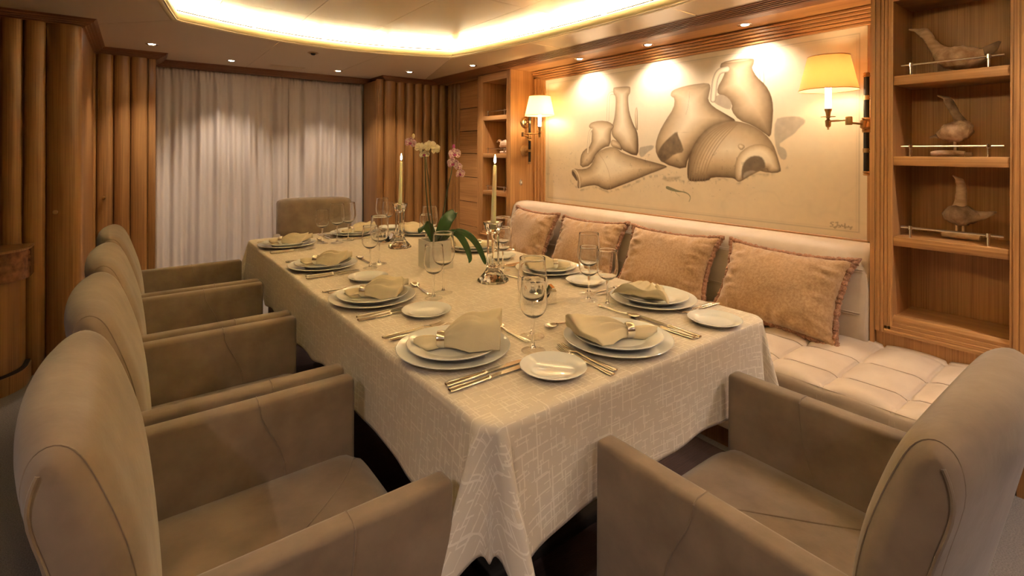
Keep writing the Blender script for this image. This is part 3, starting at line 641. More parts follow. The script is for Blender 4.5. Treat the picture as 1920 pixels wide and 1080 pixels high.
# ------------------------------------------------------------------ carved birds
def wob(vf, amp, sc, seed):
    from mathutils import noise as nz_
    return [tuple(Vector(p)+Vector((nz_.noise(Vector(p)*sc+Vector((seed, 0, 0))), nz_.noise(Vector(p)*sc+Vector((0, seed, 5))), nz_.noise(Vector(p)*sc+Vector((3, 0, seed)))))*amp) for p in vf[0]], vf[1]
def critter(name, label, x, shelf_z, parts, group='carved driftwood birds'):
    cy = sum(p[0] for p in parts[0][2])/len(parts[0][2])
    t = thing(name, label, 'sculpture', (x, cy, shelf_z), 0, group)
    for nm, mt, sp, fl, amp in parts:
        path = smoothpath([(0, y-cy, z-shelf_z) for y, z, r in sp], 6); rad = list(lerpf(None, [r for _, _, r in sp], len(path)))
        # width across the shelf is set by the flatness
        v, f = tube(path, rad, 14); v = [(p[0]*fl, p[1], p[2]) for p in v]
        mk(nm, *wob((v, f), amp, 55, len(sp)), mt, t, True, 60)
critter('carved_bird', 'long necked carved driftwood bird stretching left on the top shelf', 2.90, SH[0], [
    ('body', 'driftwood', [(.645, 1.775, 0.015), (.625, 1.755, 0.033), (.595, 1.735, 0.048), (.555, 1.723, 0.055), (.51, 1.722, 0.045), (.475, 1.728, 0.027)], .8, .004),
    ('head', 'driftwood_head', [(.738, 1.884, 0.0034), (.715, 1.876, 0.0080), (.70, 1.868, 0.0138), (.683, 1.858, 0.0230), (.668, 1.838, 0.0207), (.655, 1.808, 0.0196), (.635, 1.775, 0.0253), (.61, 1.75, 0.0322)], .8, .0015),
    ('tail', 'driftwood_dark', [(.50, 1.725, 0.030), (.475, 1.735, 0.025), (.45, 1.752, 0.019), (.428, 1.775, 0.005)], .6, .003),
    ('peg', 'driftwood_head', [(.557, 1.700, .006), (.557, 1.6535, .006)], 1, 0)])
critter('carved_bird', 'plump carved driftwood bird looking up on the middle shelf', 2.90, SH[1], [
    ('body', 'driftwood', [(.632, 1.386, 0.013), (.61, 1.390, 0.033), (.575, 1.398, 0.048), (.545, 1.403, 0.048), (.522, 1.40, 0.033), (.512, 1.398, 0.013)], .9, .006),
    ('head', 'driftwood_dark', [(.632, 1.565, 0.0023), (.612, 1.553, 0.0069), (.598, 1.540, 0.0161), (.585, 1.515, 0.0161), (.570, 1.478, 0.0149), (.553, 1.442, 0.0207), (.548, 1.42, 0.0230)], .8, .002),
    ('tail', 'driftwood_dark', [(.66, 1.374, 0.004), (.635, 1.380, 0.010), (.61, 1.388, 0.015)], .7, .002),
    ('peg', 'driftwood_head', [(.572, 1.375, .006), (.572, 1.312, .006)], 1, 0),
    ('base_log', 'driftwood', [(.655, 1.3005, .009), (.63, 1.302, .013), (.57, 1.302, .013), (.538, 1.300, .011)], 1, .001),
    ('base_log', 'driftwood_head', [(.535, 1.298, .009), (.515, 1.298, .009)], 1, 0)])
critter('carved_bird', 'dark carved driftwood bird standing upright on the lowest birds shelf', 2.90, SH[2], [
    ('body', 'driftwood_dark', [(.608, 1.02, 0.018), (.59, 1.025, 0.035), (.56, 1.03, 0.050), (.53, 1.03, 0.043), (.505, 1.03, 0.027), (.485, 1.035, 0.015)], .9, .006),
    ('head', 'driftwood_head', [(.578, 1.204, 0.0023), (.566, 1.192, 0.0069), (.556, 1.178, 0.0161), (.551, 1.158, 0.0172), (.550, 1.125, 0.0184), (.552, 1.09, 0.0207), (.556, 1.06, 0.0276)], .85, .002),
    ('tail', 'driftwood_dark', [(.51, 1.03, 0.025), (.475, 1.038, 0.016), (.438, 1.055, 0.004)], .6, .003),
    ('peg', 'driftwood_head', [(.565, 1.00, .005), (.565, .945, .005)], 1, 0), ('peg', 'driftwood_head', [(.543, 1.00, .005), (.543, .945, .005)], 1, 0),
    ('base_log', 'driftwood_head', [(.615, .936, .010), (.57, .938, .013), (.52, .937, .014), (.488, .936, .012)], 1.2, .001)])
critter('carved_bird', 'pale rounded carved bird on the small far bookcase shelf', 2.88, SH[1], [
    ('body', 'driftwood_head', [(3.80, 1.36, .01), (3.84, 1.375, .028), (3.90, 1.385, .04), (3.96, 1.375, .030), (4.0, 1.355, .012)], .8, .003),
    ('neck', 'driftwood_head', [(3.96, 1.38, .018), (3.99, 1.41, .014), (4.02, 1.415, .013), (4.05, 1.40, .006)], .8, .002),
    ('base_log', 'driftwood', [(3.82, 1.300, .012), (3.99, 1.300, .012)], 1, 0), ('peg', 'driftwood', [(3.90, 1.36, .006), (3.90, 1.305, .006)], 1, 0)])

# ------------------------------------------------------------------ sofa
SX0, SX1, SY0, SY1, SZ = 2.05, 2.765, .36, AY1-.005, .432
sofa = thing('sofa', 'long cream leather banquette with button tufted seat below the painting', 'sofa', (2.45, 2.0, 0))
sx_, sy_ = 2.45, 2.0
BR = (2.243, 2.475, 2.737); BC = [.565+.2255*k for k in range(14)]
nu, nv = 118, 640
xs = np.concatenate([np.linspace(0, .05, 14), np.linspace(.05, .715, nu-14)[0:]]) ; xs = np.unique(np.round(xs, 5)); ys = np.linspace(SY0, SY1, nv)
Xg, Yg = np.meshgrid(xs+SX0, ys, indexing='ij'); d0 = Xg-SX0
Z = np.full_like(Xg, SZ)
Z -= .045*(1-np.sqrt(np.clip(1-(1-np.clip(d0/.045, 0, 1))**2, 0, 1)))
e0 = np.clip((Yg-SY0)/.04, 0, 1); Z -= .04*(1-np.sqrt(np.clip(1-(1-e0)**2, 0, 1)))
gx_ = np.min([np.abs(Xg-b_) for b_ in BR], 0); gy_ = np.min([np.abs(Yg-b_) for b_ in BC], 0)
puff = .026*(1-np.exp(-(gx_/.05)**2))*(1-np.exp(-(gy_/.05)**2)); inner = np.clip(d0/.06, 0, 1)
Z += (puff-.014)*inner
Z -= .014*np.exp(-(gy_/.0045)**2)*inner+.011*np.exp(-(gx_/.0045)**2)*inner
rb = np.sqrt(gx_**2+gy_**2); Z -= .016*np.exp(-(rb/.022)**2)*inner
nr, nc = Xg.shape
V = [(Xg[i, j]-sx_, Yg[i, j]-sy_, Z[i, j]) for i in range(nr) for j in range(nc)]
Fc = [(i*nc+j, (i+1)*nc+j, (i+1)*nc+j+1, i*nc+j+1) for i in range(nr-1) for j in range(nc-1)]
base = len(V); V += [(SX0-sx_+.003, Yg[0, j]-sy_, .10) for j in range(nc)]; Fc += [(j, j+1, base+j+1, base+j) for j in range(nc-1)]
b2 = len(V); V += [(Xg[i, 0]-sx_, SY0-sy_+.002, .10) for i in range(nr)]; Fc += [(i*nc, (i+1)*nc, b2+i+1, b2+i) for i in range(nr-1)]
seat = mk('seat_cushion', V, Fc, 'leather', sofa, True, 0)
btn = lathe([(0, .010), (.008, .009), (.0135, .005), (.0145, 0), (0, -.004)], 14); bm_ = None
for y in BC:
    for x in BR:
        k_ = .040
        if bm_ is None: o = mk('button', *btn, 'leather', seat, True); bm_ = o.data; o.location = (x-sx_, y-sy_, SZ-k_)
        else: inst(bm_, 'button', seat, (x-sx_, y-sy_, SZ-k_))
for y in BC:
    for q in (-.008, .008): mk('seam', *tube([(SX0-sx_-.0005, y-sy_+q, .12), (SX0-sx_, y-sy_+q, SZ-.045), (SX0-sx_+.012, y-sy_+q, SZ-.016)], .0012, 5), 'leather', seat, True)
mk('seam', *tube([(SX0-sx_+.012, SY0-sy_+.03+(SY1-SY0-.04)*k/20, SZ-.0145) for k in range(21)], .0018, 5), 'leather', seat, True)
def seat_z(x, y):
    i = int(np.clip(np.searchsorted(xs, x-SX0), 0, nr-1)); j = int(round((y-SY0)/(SY1-SY0)*(nc-1))); return Z[i, min(max(j, 0), nc-1)]
for y in BC:
    for q in (-.007, .007): mk('seam', *tube([(x-sx_, y-sy_+q, seat_z(x, y)+.0028) for x in np.linspace(SX0+.02, SX1-.024, 34)], .0013, 5), 'leather_seam', seat, True)
for x in BR: mk('seam', *tube([(x-sx_, y-sy_, seat_z(x, y)+.0008) for y in np.linspace(SY0+.03, SY1-.02, 180)], .0013, 5), 'leather_seam', seat, True)
box('base', (SX0+.04-sx_, SX1-sx_, SY0+.02-sy_, SY1-sy_, 0, .12), 'teak_z', sofa)
# backrest, rounded top, running the length of the alcove
bp_ = [(2.96, .30), (2.72, .40), (2.715, .46), (2.722, .54), (2.735, .62), (2.748, .70), (2.762, .77), (2.778, .815), (2.805, .842), (2.85, .853), (2.92, .853), (2.975, .845), (2.995, .82), (3.0, .40)]
rings = []
for y, q in ((AY0+.005, .94), (AY0+.015, .985), (AY0+.04, 1), (AY1-.04, 1), (AY1-.015, .985), (AY1-.005, .94)):
    rings.append([(2.9+(p[0]-2.9)*q-sx_, y-sy_, .6+(p[1]-.6)*q) for p in bp_])
rr_ = [rings[0], rings[1], rings[2]]+[[(a[0]+(b_[0]-a[0])*k/60, a[1]+(b_[1]-a[1])*k/60, a[2]) for a, b_ in zip(rings[2], rings[3])] for k in range(1, 60)]+rings[3:]
back = mk('backrest', *loft(rr_), 'leather', sofa, True, 60)
for z, x in ((.745, 2.754), (.735, 2.752), (.545, 2.7205), (.535, 2.7195)):
    mk('seam', *tube([(x-sx_, AY0+.03-sy_+(AY1-AY0-.06)*k/12, z) for k in range(13)], .002, 6), 'leather', back, True)
for k in range(11): 
    y = 1.0+.25*k; mk('seam', *tube([(2.7205-sx_, y-sy_, .54), (2.736-sx_, y-sy_, .62), (2.7555-sx_, y-sy_, .74), (2.779-sx_, y-sy_, .816), (2.85-sx_, y-sy_, .8535)], .0016, 6), 'leather', back, True)

# ------------------------------------------------------------------ cushions on the sofa
from mathutils import noise as mnoise
def cushion(label, yc, W, Hh, lean, rz, roll, seed, mat='chenille', xo=0):
    """local: x out of the front face (-x towards the room), y width, z height; origin at the bottom edge"""
    t = thing('cushion', label, 'cushion', (2.535+xo, yc, SZ-.006), rz, 'fringed cushions along the sofa')
    R = Matrix.Rotation(lean, 3, 'Y') @ Matrix.Rotation(roll, 3, 'X'); n = 40
    def surf(sgn):
        def fn(a, b_):
            u, v = 2*a-1, 2*b_-1
            ear = 1+.05*abs(u*v)**6; y = W*u*(1-.085*(1-v*v)*abs(u)**3)*ear; z = Hh*v*(1-.09*(1-u*u)*abs(v)**3)*ear+Hh
            th = .088*((1-abs(u)**3.2)*(1-abs(v)**3.2))**.55
            q = Vector((y*5, z*5, seed)); edge = max(abs(u), abs(v))
            th += .022*mnoise.noise(q)*(1-edge**6)+.020*mnoise.noise(Vector((y*(18 if abs(v) < abs(u) else 40), z*(40 if abs(u) > abs(v) else 18), seed*2)))*sst(.45, .8, edge)*(1-sst(.93, 1, edge))
            p = R @ Vector((sgn*max(th, 0), y, z)); return tuple(p)
        return fn
    va = gridvf(n, n, surf(-1)); vb = gridvf(n, n, surf(1))
    mk('cover', *clean(*joinvf([va, vb])), mat, t, True, 0)
    per = [(-1+2*k/24, -1) for k in range(24)]+[(1, -1+2*k/20) for k in range(20)]+[(1-2*k/24, 1) for k in range(24)]+[(-1, 1-2*k/20) for k in range(20)]
    pp, rad = [], []
    per2 = []
    for (a, b_), (c_, d_) in zip(per, per[1:]+per[:1]):
        for q in range(4): per2.append((a+(c_-a)*q/4, b_+(d_-b_)*q/4))
    for i, (u, v) in enumerate(per2):
        y = W*u*(1-.085*(1-v*v)*abs(u)**3)*1.012; z = Hh*v*(1-.09*(1-u*u)*abs(v)**3)*1.012+Hh
        ear = 1+.05*abs(u*v)**6; pp.append(R @ Vector((random.uniform(-.003, .003), y*ear, Hh+(z-Hh)*ear))); rad.append(.0135+random.uniform(-.004, .004))
    mk('fringe', *tube(pp, rad, 8, closed=True), 'fringe', t, True, 0)
cushion('brown fringed cushion at the far end of the sofa beside the wood panel', 3.225, .295, .205, .40, -.10, .0, 1.3)
cushion('golden fringed cushion second from the far end of the sofa', 2.56, .295, .205, .46, .05, -.02, 4.1)
cushion('brown fringed cushion third from the far end, behind the wine glasses', 1.885, .305, .208, .48, .02, -.01, 7.7)
cushion('largest looking brown fringed cushion at the near end of the sofa', 1.215, .305, .205, .48, -.03, .015, 10.2)

# ------------------------------------------------------------------ armchairs
ch = thing('armchair', 'x', 'armchair', (0, 0, 0))
HWB = .285                                     # half width of the backrest
prof = [(-.185, .10), (-.193, .30), (-.202, .46), (-.212, .60), (-.226, .71), (-.250, .81), (-.272, .876), (-.293, .910), (-.316, .924), (-.337, .916), (-.348, .890), (-.348, .845), (-.328, .745), (-.306, .62), (-.282, .43), (-.255, .10)]
prof = [tuple(p)[:2] for p in smoothpath([(x, z, 0) for x, z in prof], 3)]
IAP = 24                                        # profile index of the top of the backrest
rings = []
for v in [-1+2*k/30 for k in range(31)]:
    s = float(np.sign(v)*(1-(1-abs(v))**2.4)); e = abs(s); q = 1-math.sqrt(max(0, 1-max(0, (e-.76)/.24)**2)); r = []
    for i, (x, z) in enumerate(prof):
        top = sst(.70, .90, z); fr = 1-sst(IAP-8, IAP+5, i)
        bulge = .012*(1-e**2)*fr*sst(.3, .5, z)*(1-top)
        rear = sst(IAP-4, IAP+4, i)*sst(.15, .75, z); r.append((x-.040*q*fr+.006*q*(1-fr)+bulge-.034*(1-e**2)*rear, s*HWB, z-.020*q*top-.012*top*e**4))
    rings.append(r)
bk = mk('backrest', *loft(rings), 'suede', ch, True, 60)
for k in (5, 25): mk('seam', *tube([Vector(rings[k][i])+Vector((.0006, 0, .0006)) for i in range(9, len(prof)-8)], .0012, 6), 'suede', bk, True)
for k in (0, 30): mk('piping', *tube([rings[k][i] for i in range(IAP+3, len(prof)-1)], .0030, 6), 'suede', bk, True)
def seat_fn(a, b_):
    x = -.215+.50*a; y = -.252+.504*b_; u, v = 2*a-1, 2*b_-1
    z = .452+.016*(1-v**4)*(1-abs(u)**6)-.03*sst(.86, 1, a)**2-.008*abs(v)**8
    return (x, y, z)
v1 = gridvf(26, 22, seat_fn)
V, Fc = v1; n0 = len(V); edge = [25*22+j for j in range(22)]
V = V+[(.288, V[i][1], .40) for i in edge]+[(.286, V[i][1], .24) for i in edge]
Fc = Fc+[(edge[j], edge[j+1], n0+j+1, n0+j) for j in range(21)]+[(n0+j, n0+j+1, n0+22+j+1, n0+22+j) for j in range(21)]
st_ = mk('seat', V, Fc, 'suede', ch, True, 0)
sp_ = smoothpath([(-.20, -.24, 0), (-.05, -.10, 0), (.10, .02, 0), (.20, .12, 0), (.265, .24, 0)], 8)
mk('seam', *tube([(p.x, p.y, seat_fn((p.x+.215)/.5, (p.y+.252)/.504)[2]+.0002) for p in sp_], .002, 6), 'suede', st_, True)
for s in (-1, 1):
    y0, y1 = (.252, .305) if s > 0 else (-.305, -.252)
    ar = box('armrest', (-.235, .27, y0, y1, .03, .652), 'suede', ch, .013, 3)
    for yf, q in ((y0-.0005, 1), (y1+.0005, 1)):
        cp = smoothpath([(.085, yf, .25), (.085, yf, .40), (.075, yf, .50), (.03, yf, .60), (.02, yf, .645)] if s > 0 else [(.02, yf, .25), (.03, yf, .42), (.06, yf, .54), (.07, yf, .62), (.07, yf, .645)], 5)
        mk('seam', *tube(cp, .0018, 6), 'suede', ar, True)
    tx = .02 if s > 0 else .07
    mk('seam', *tube([(tx, y0, .645), (tx, y0+.012, .6525), (tx, y1-.012, .6525), (tx, y1, .645)], .0018, 6), 'suede', ar, True)
for x in (-.30, .23):
    for y in (-.27, .27): box('leg', (x-.02, x+.02, y-.02, y+.02, 0 if x < 0 else .0125, .10 if x < 0 else .035), 'black_metal', ch)
spots = [(.235, 1.155, 0, 'beige suede armchair nearest the camera on the left side of the table'), (.235, 1.80, 0, 'second beige suede armchair from the camera on the left side'),
         (.235, 2.44, 0, 'third beige suede armchair from the camera on the left side'), (.237, 3.075, 0, 'last beige suede armchair on the left side, nearest the curtain'),
         (1.135, .512, PI/2, 'beige suede armchair at the near head of the table, seen from above'), (1.094, 3.93, -PI/2-.26, 'beige suede armchair at the far head of the table before the curtain')]
for i, (x, y, a, l) in enumerate(spots):
    o = ch if i == 0 else copy_tree(ch); o.location = (x, y, 0); o.rotation_euler = (0, 0, a); tag(o, l, 'armchair', 'suede armchairs around the table')

# ------------------------------------------------------------------ rug, dining table, tablecloth
o = box('rug', (.30, 2.035, .40, 3.80, 0, .012), 'rug', None, .004); tag(o, 'dark brown ribbed rug under the dining table', 'rug')
TX0, TX1, TY0, TY1, TZ = .552, 1.688, .806, 3.448, .75
tb = thing('dining_table', 'long dining table hidden under the patterned cream cloth', 'table', ((TX0+TX1)/2, (TY0+TY1)/2, 0))
hx, hy = (TX1-TX0)/2, (TY1-TY0)/2
box('tabletop', (-hx+.03, hx-.03, -hy+.03, hy-.03, .71, .742), 'teak_z', tb, .006)
for y in (-.75, .75):
    box('pedestal', (-.14, .14, y-.14, y+.14, .05, .71), 'dark_gap', tb, .01); box('foot', (-.28, .28, y-.18, y+.18, .012, .05), 'dark_gap', tb, .01)  # pedestals and feet coloured near black to stand in for under-table shade
# cloth: rings following a rounded rectangle, then a hanging skirt with corner folds
RC = .055
per = []                                        # (x, y, nx, ny, corner weight, arc-length, corner angle)
def side(a, b_, nrm, n):
    for k in range(n): t_ = k/n; per.append((a[0]+(b_[0]-a[0])*t_, a[1]+(b_[1]-a[1])*t_, nrm[0], nrm[1], None))
def corner(c, a0, n):
    for k in range(n): a = a0+PI/2*k/n; per.append((c[0]+RC*math.cos(a), c[1]+RC*math.sin(a), math.cos(a), math.sin(a), k/n))
side((hx, -hy+RC), (hx, hy-RC), (1, 0), 150); corner((hx-RC, hy-RC), 0, 44)
side((hx-RC, hy), (-hx+RC, hy), (0, 1), 70); corner((-hx+RC, hy-RC), PI/2, 44)
side((-hx, hy-RC), (-hx, -hy+RC), (-1, 0), 150); corner((-hx+RC, -hy+RC), PI, 44)
side((-hx+RC, -hy), (hx-RC, -hy), (0, -1), 70); corner((hx-RC, -hy+RC), 3*PI/2, 44)
NP = len(per); V, Fc, UV = [], [], []
def dcorner(p):                                  # distance along the edge to the nearest cloth corner
    return min(abs(abs(p[0])-hx)+abs(abs(p[1])-hy), 9)
tops = [.0, .35, .7, .92, .975, 1.0]
for f_ in tops:
    for p in per:
        x, y = p[0]*f_, p[1]*f_
        if f_ == 1.0: x, y = p[0]-p[2]*.006, p[1]-p[3]*.006
        V.append((x, y, TZ)); UV.append((x, y))
DROP = .245; NR = 30
for r in range(1, NR+1):
    t_ = r/NR
    for p in per:
        x, y, nx, ny, c = p; dc = dcorner(p); cw = math.exp(-(dc/.11)**2)
        drop = DROP+.010*math.sin(x*9+y*7)+.006*math.sin(y*23+x*3)
        out = .004+.005*t_
        wave = (.005*math.sin((y if abs(nx) > .5 else x)*11+1)+.003*math.sin((y if abs(nx) > .5 else x)*29))*t_
        z = TZ-drop*t_; tx_, ty_ = -ny, nx; sl = 0
        if c is not None:
            q = c*2-1; fold = math.exp(-((abs(q)-.62)/.26)**2); groove = math.exp(-(q/.20)**2)
            out += (.085*fold-.010*groove)*t_**1.1; z -= (.085*fold+.05*groove)*t_; sl = .045*np.sign(q)*fold*t_
        else:
            out += .030*math.exp(-(dc-.05)/.09)*t_**1.2; z -= .055*math.exp(-(dc-.05)/.10)*t_
        if t_ < .14: out *= math.sin(PI/2*t_/.14)**.5; z = TZ-drop*t_*(t_/.14)**.3 if t_ < .05 else z
        V.append((x+nx*(out+wave-.002)+tx_*sl, y+ny*(out+wave-.002)+ty_*sl, z))
        UV.append((x+nx*drop*t_, y+ny*drop*t_))
rows = len(tops)+NR
for r in range(rows-1):
    for k in range(NP): Fc.append((r*NP+k, r*NP+(k+1) % NP, (r+1)*NP+(k+1) % NP, (r+1)*NP+k))
me = bpy.data.meshes.new('tablecloth'); me.from_pydata(V, [], Fc); uvl = me.uv_layers.new(name='UVMap')
for l in me.loops: uvl.data[l.index].uv = UV[l.vertex_index]
bm = bmesh.new(); bm.from_mesh(me); bmesh.ops.remove_doubles(bm, verts=[v for v in bm.verts if abs(v.co.x) < 1e-6 and abs(v.co.y) < 1e-6 and v.co.z > .7], dist=1e-5); bmesh.ops.recalc_face_normals(bm, faces=bm.faces); bm.to_mesh(me); bm.free()
me.materials.append(M['cloth']); cl = bpy.data.objects.new('tablecloth', me); COL.objects.link(cl); finish(cl, None, True, 0)
cl.location = ((TX0+TX1)/2, (TY0+TY1)/2, 0); solid_sheet(cl, .0015)
tag(cl, 'cream woven tablecloth with interlocking line pattern draped over the table', 'tablecloth')

# ------------------------------------------------------------------ curtains
def curtain(label, xa, xb, seed, yo=0):
    L = xb-xa; n = int(L*150); t = []
    r_ = random.Random(seed); fr = [(r_.uniform(38, 62), r_.uniform(0, 6), 1), (r_.uniform(80, 120), r_.uniform(0, 6), .5), (r_.uniform(14, 22), r_.uniform(0, 6), .8)]
    def fn(a, b_):
        x = xa+L*a; z = 2.058-2.04*b_
        k = sst(.0, .08, b_); amp = .010+.020*k
        y = sum(w_*math.sin(x*f_+p_+.6*math.sin(z*1.3+x*5)*k) for f_, p_, w_ in fr)*amp*.6
        y += .006*math.sin(x*210)*(1-k)+.004*math.sin(x*150+2)*(1-k)
        hem = .008*math.exp(-((b_-.045)/.008)**2)
        return (x, 5.42+yo+y+hem, z)
    v, f = gridvf(n, 46, fn); o = mk('curtain', v, f, 'curtain', None, True, 0); solid_sheet(o, .001); tag(o, label, 'curtain', 'sheer curtains on the far wall')
curtain('sheer off white pleated curtain on the left half of the far wall', .125, 1.24, 3)
curtain('sheer off white pleated curtain on the right half, behind the far armchair', 1.17, 2.10, 8, .035)

# ------------------------------------------------------------------ sideboard at the left edge
sb = thing('sideboard', 'rounded teak sideboard with burl edged top against the left fluted wall', 'sideboard', (-1.2, 3.85, 0))
def stadium(x1, dep, r, n=14):     # outline with a rounded front right corner
    p = [(-1.2, .10), (-1.2, -dep)]
    p += [(x1-r+r*math.sin(a), -dep+r-r*math.cos(a)) for a in np.linspace(0, PI/2, n)]
    return [(float(a), float(b_)) for a, b_ in p]+[(x1, .10)]
mk('body', *prism(stadium(.70, .18, .20), 'z', .10, .60), 'teak_z', sb, True, 40)
mk('plinth', *prism(stadium(.725, .205, .22), 'z', 0, .095), 'teak_z', sb, True, 40)
mk('plinth_groove', *prism(stadium(.72, .20, .22), 'z', .095, .105), 'dark_gap', sb, True, 40)
mk('top_edge', *prism(stadium(.735, .215, .22), 'z', .60, .755), 'burl', sb, True, 40)
mk('top', *prism(stadium(.735, .215, .22), 'z', .755, .768), 'teak_z', sb, True, 40)

# ------------------------------------------------------------------ tableware
def shared(name, vf, mat, smooth=True, angle=40):
    o = mk(name, *vf, mat, None, smooth, angle); me = o.data; bpy.data.objects.remove(o); return me
charger = shared('charger_plate', lathe([(0, .004), (.095, .004), (.104, .0065), (.112, .012), (.150, .0185), (.155, .020), (.1565, .0185), (.155, .0165), (.115, .0075), (.103, 0), (.096, 0), (.094, .0015), (0, .0015)], 64), 'china')
dinner = shared('dinner_plate', lathe([(0, .006), (.070, .006), (.078, .009), (.086, .016), (.122, .0245), (.127, .026), (.1285, .0245), (.127, .0225), (.090, .011), (.080, 0), (.073, 0), (.071, .002), (0, .002)], 56), 'china')
bread = shared('bread_plate', lathe([(0, .004), (.050, .004), (.056, .0065), (.062, .012), (.080, .0165), (.083, .0175), (.0845, .0165), (.083, .015), (.064, .008), (.056, 0), (.050, 0), (.048, .0015), (0, .0015)], 48), 'china')
def glassprof(H, fr, zs_, rm, zm, rr):
    outer = [(0, 0), (fr, 0), (fr+.0005, .001), (fr-.003, .0022), (fr*.5, .0045), (.008, .0085), (.0042, .016), (.0033, .03), (.0032, zs_-.02), (.0042, zs_-.008)]
    bo, bi = [], []
    for k in range(18):
        t = k/17; z = zs_+(H-zs_)*t; tm = (zm-zs_)/(H-zs_)
        r = rm*math.sin(PI/2*(t/tm)**.55) if t < tm else rm+(rr-rm)*sst(0, 1, (t-tm)/(1-tm))
        bo.append((max(r, .005), z)); bi.append((max(r-.0011, 0), z+.0004))
    bi[0] = (0, zs_+.004); bi[1] = (bi[1][0]*.9, bi[1][1]+.002)
    return outer+bo+[(rr-.0005, H+.0006)]+bi[::-1]
def glass_set(*args):
    P = glassprof(*args); n0 = 10; bowl_p = P[n0:]; foot_p = P[:6]+[(0, .0085)]; stem_p = [(0, .0086)]+P[5:n0]+[(.0048, args[2]), (0, args[2]+.0005)]
    return (shared('bowl', lathe(bowl_p, 36), 'glass', True, 60), shared('stem', lathe(stem_p, 14), 'glass', True, 60), shared('foot', lathe(foot_p, 36), 'thin_glass', True, 60))
glassA = glass_set(.235, .036, .104, .0445, .158, .0385); glassB = glass_set(.200, .033, .090, .0385, .134, .0335)
def cut_loft(stations, n=10):      # (x, half width, half thickness, z)
    return loft([[(x, w_*math.cos(2*PI*k/n), z+h*math.sin(2*PI*k/n)) for k in range(n)] for x, w_, h, z in stations])
HND = [(-.100, .002, .0015, .0035), (-.098, .008, .003, .0038), (-.090, .0095, .0035, .004), (-.07, .0085, .0035, .004), (-.03, .006, .003, .004), (0, .0048, .003, .004)]
k_handle = shared('handle', cut_loft([(-.118, .003, .002, .005), (-.116, .0085, .0045, .005), (-.105, .0105, .005, .005), (-.07, .0095, .005, .005), (-.03, .0078, .0045, .005), (-.014, .007, .0045, .005), (-.010, .0088, .0055, .0055), (-.004, .0085, .005, .0055), (0, .006, .003, .0055)]), 'silver')
def blade():
    up = [(0, .005), (.02, .0085), (.08, .0098), (.105, .009), (.115, .004), (.117, -.001)]; lo = [(.112, -.005), (.09, -.0072), (.03, -.0068), (0, -.005)]
    p = up+lo; V = [(x, y, .0062) for x, y in p]+[(x, y, .0048) for x, y in p]; n = len(p)
    return V, [tuple(range(n)), tuple(range(2*n-1, n-1, -1))]+[(i, (i+1) % n, (i+1) % n+n, i+n) for i in range(n)]
k_blade = shared('blade', blade(), 'silver', False)
f_handle = shared('handle', cut_loft(HND+[(.02, .0035, .0025, .006), (.035, .004, .002, .008)]), 'silver')
def tines():
    parts = [cut_loft([(.033, .004, .0018, .008), (.045, .0095, .0013, .007), (.056, .012, .0011, .0055), (.062, .0122, .001, .005)], 10)]
    for q in (-.0099, -.0033, .0033, .0099): parts.append(tube([(.060, q, .005), (.078, q*1.02, .004), (.094, q*1.02, .0055), (.106, q, .009)], [.0019, .0017, .0015, .0006], 6))
    return joinvf(parts)
f_tines = shared('tines', tines(), 'silver')
def bowl():
    def fn(a, b_):
        u = 2*a-1; v = 2*b_-1; wd = .0175*math.sqrt(max(0, 1-u*u))*(1+.12*u); x = .058+.028*u
        return (x, wd*v, .009-.0075*(1-u*u)*(1-v*v)+.003*a)
    va, fa = gridvf(15, 11, fn); return joinvf([(va, fa), ([(x, y, z-.0012) for x, y, z in va], fa), cut_loft([(.018, .0035, .0022, .007), (.033, .004, .002, .0095)], 8)])
s_bowl = shared('bowl', bowl(), 'silver')
ring_me = shared('napkin_ring', tuple([[(p[2], p[0], p[1]) for p in vf[0]], vf[1]] for vf in [lathe([(.019, -.011), (.0215, -.0105), (.0225, -.004), (.0225, .004), (.0215, .0105), (.019, .011), (.0185, 0), (.019, -.011)], 28)])[0], 'ring_silver')
def napkin(seed, LF, WF, HF, LT, tip):
    """gathered cloth: fan (+x), pinch at the origin, tail (-x); closed folded shape"""
    r = random.Random(seed); ph = [r.uniform(0, 6) for _ in range(6)]; rings = []; nv = 26
    us = [-1+.1*k for k in range(10)]+[.04*k for k in range(0, 26)]
    for u in us:
        ring = []
        for s in (1, -1):
            for k in range(nv):
                v = (-1+2*k/(nv-1))*s
                if u < 0:
                    a = -u; w_ = .0125+(.020+.006*math.sin(ph[0]))*math.sin(PI*min(a*.72, .5))*(1-.55*a**3); h = .0145+.010*math.sin(PI*a)*.9-.009*a
                    x = -LT*a*(1-.25*v*v*a); zc = .015-.006*a
                    z = zc+s*h*math.sqrt(max(0, 1-v*v))+.003*math.sin(v*7+ph[1])*a*s
                else:
                    g = sst(0, 1, u**.75); w_ = .0125+WF*g; 
                    x = LF*u*(1-tip*v*v*u+.06*math.sin(v*4+ph[2])*u)
                    pin = (1-u)**2; ripple = (abs(math.sin(v*(9-3*u)+ph[3]))-.5)*.024*math.sin(PI*min(1, u*1.05+.10))+math.cos(v*5+ph[4])*.009*u
                    if s > 0: z = .015+(.0145*pin+HF*math.sin(PI/2*min(1, u*1.5))*(1-.30*u))*math.sqrt(max(0, 1-abs(v)**2.2))+ripple*(1-v**4)-.008*u*v*v
                    else: z = .015-.0145*pin*math.sqrt(max(0, 1-v*v))+u*(-.0115+.30*HF*math.sqrt(max(0, 1-abs(v)**2.2))*sst(.3, 1, u))+.002*math.sin(v*11+ph[5])*u*(1-v**4)
                lift = min(.020, max(0, (math.hypot(x-.035, w_*v)-.076)*.34)); ring.append((x, w_*v, max(z, .0006)+lift))
        rings.append(ring)
    return loft(rings, True)
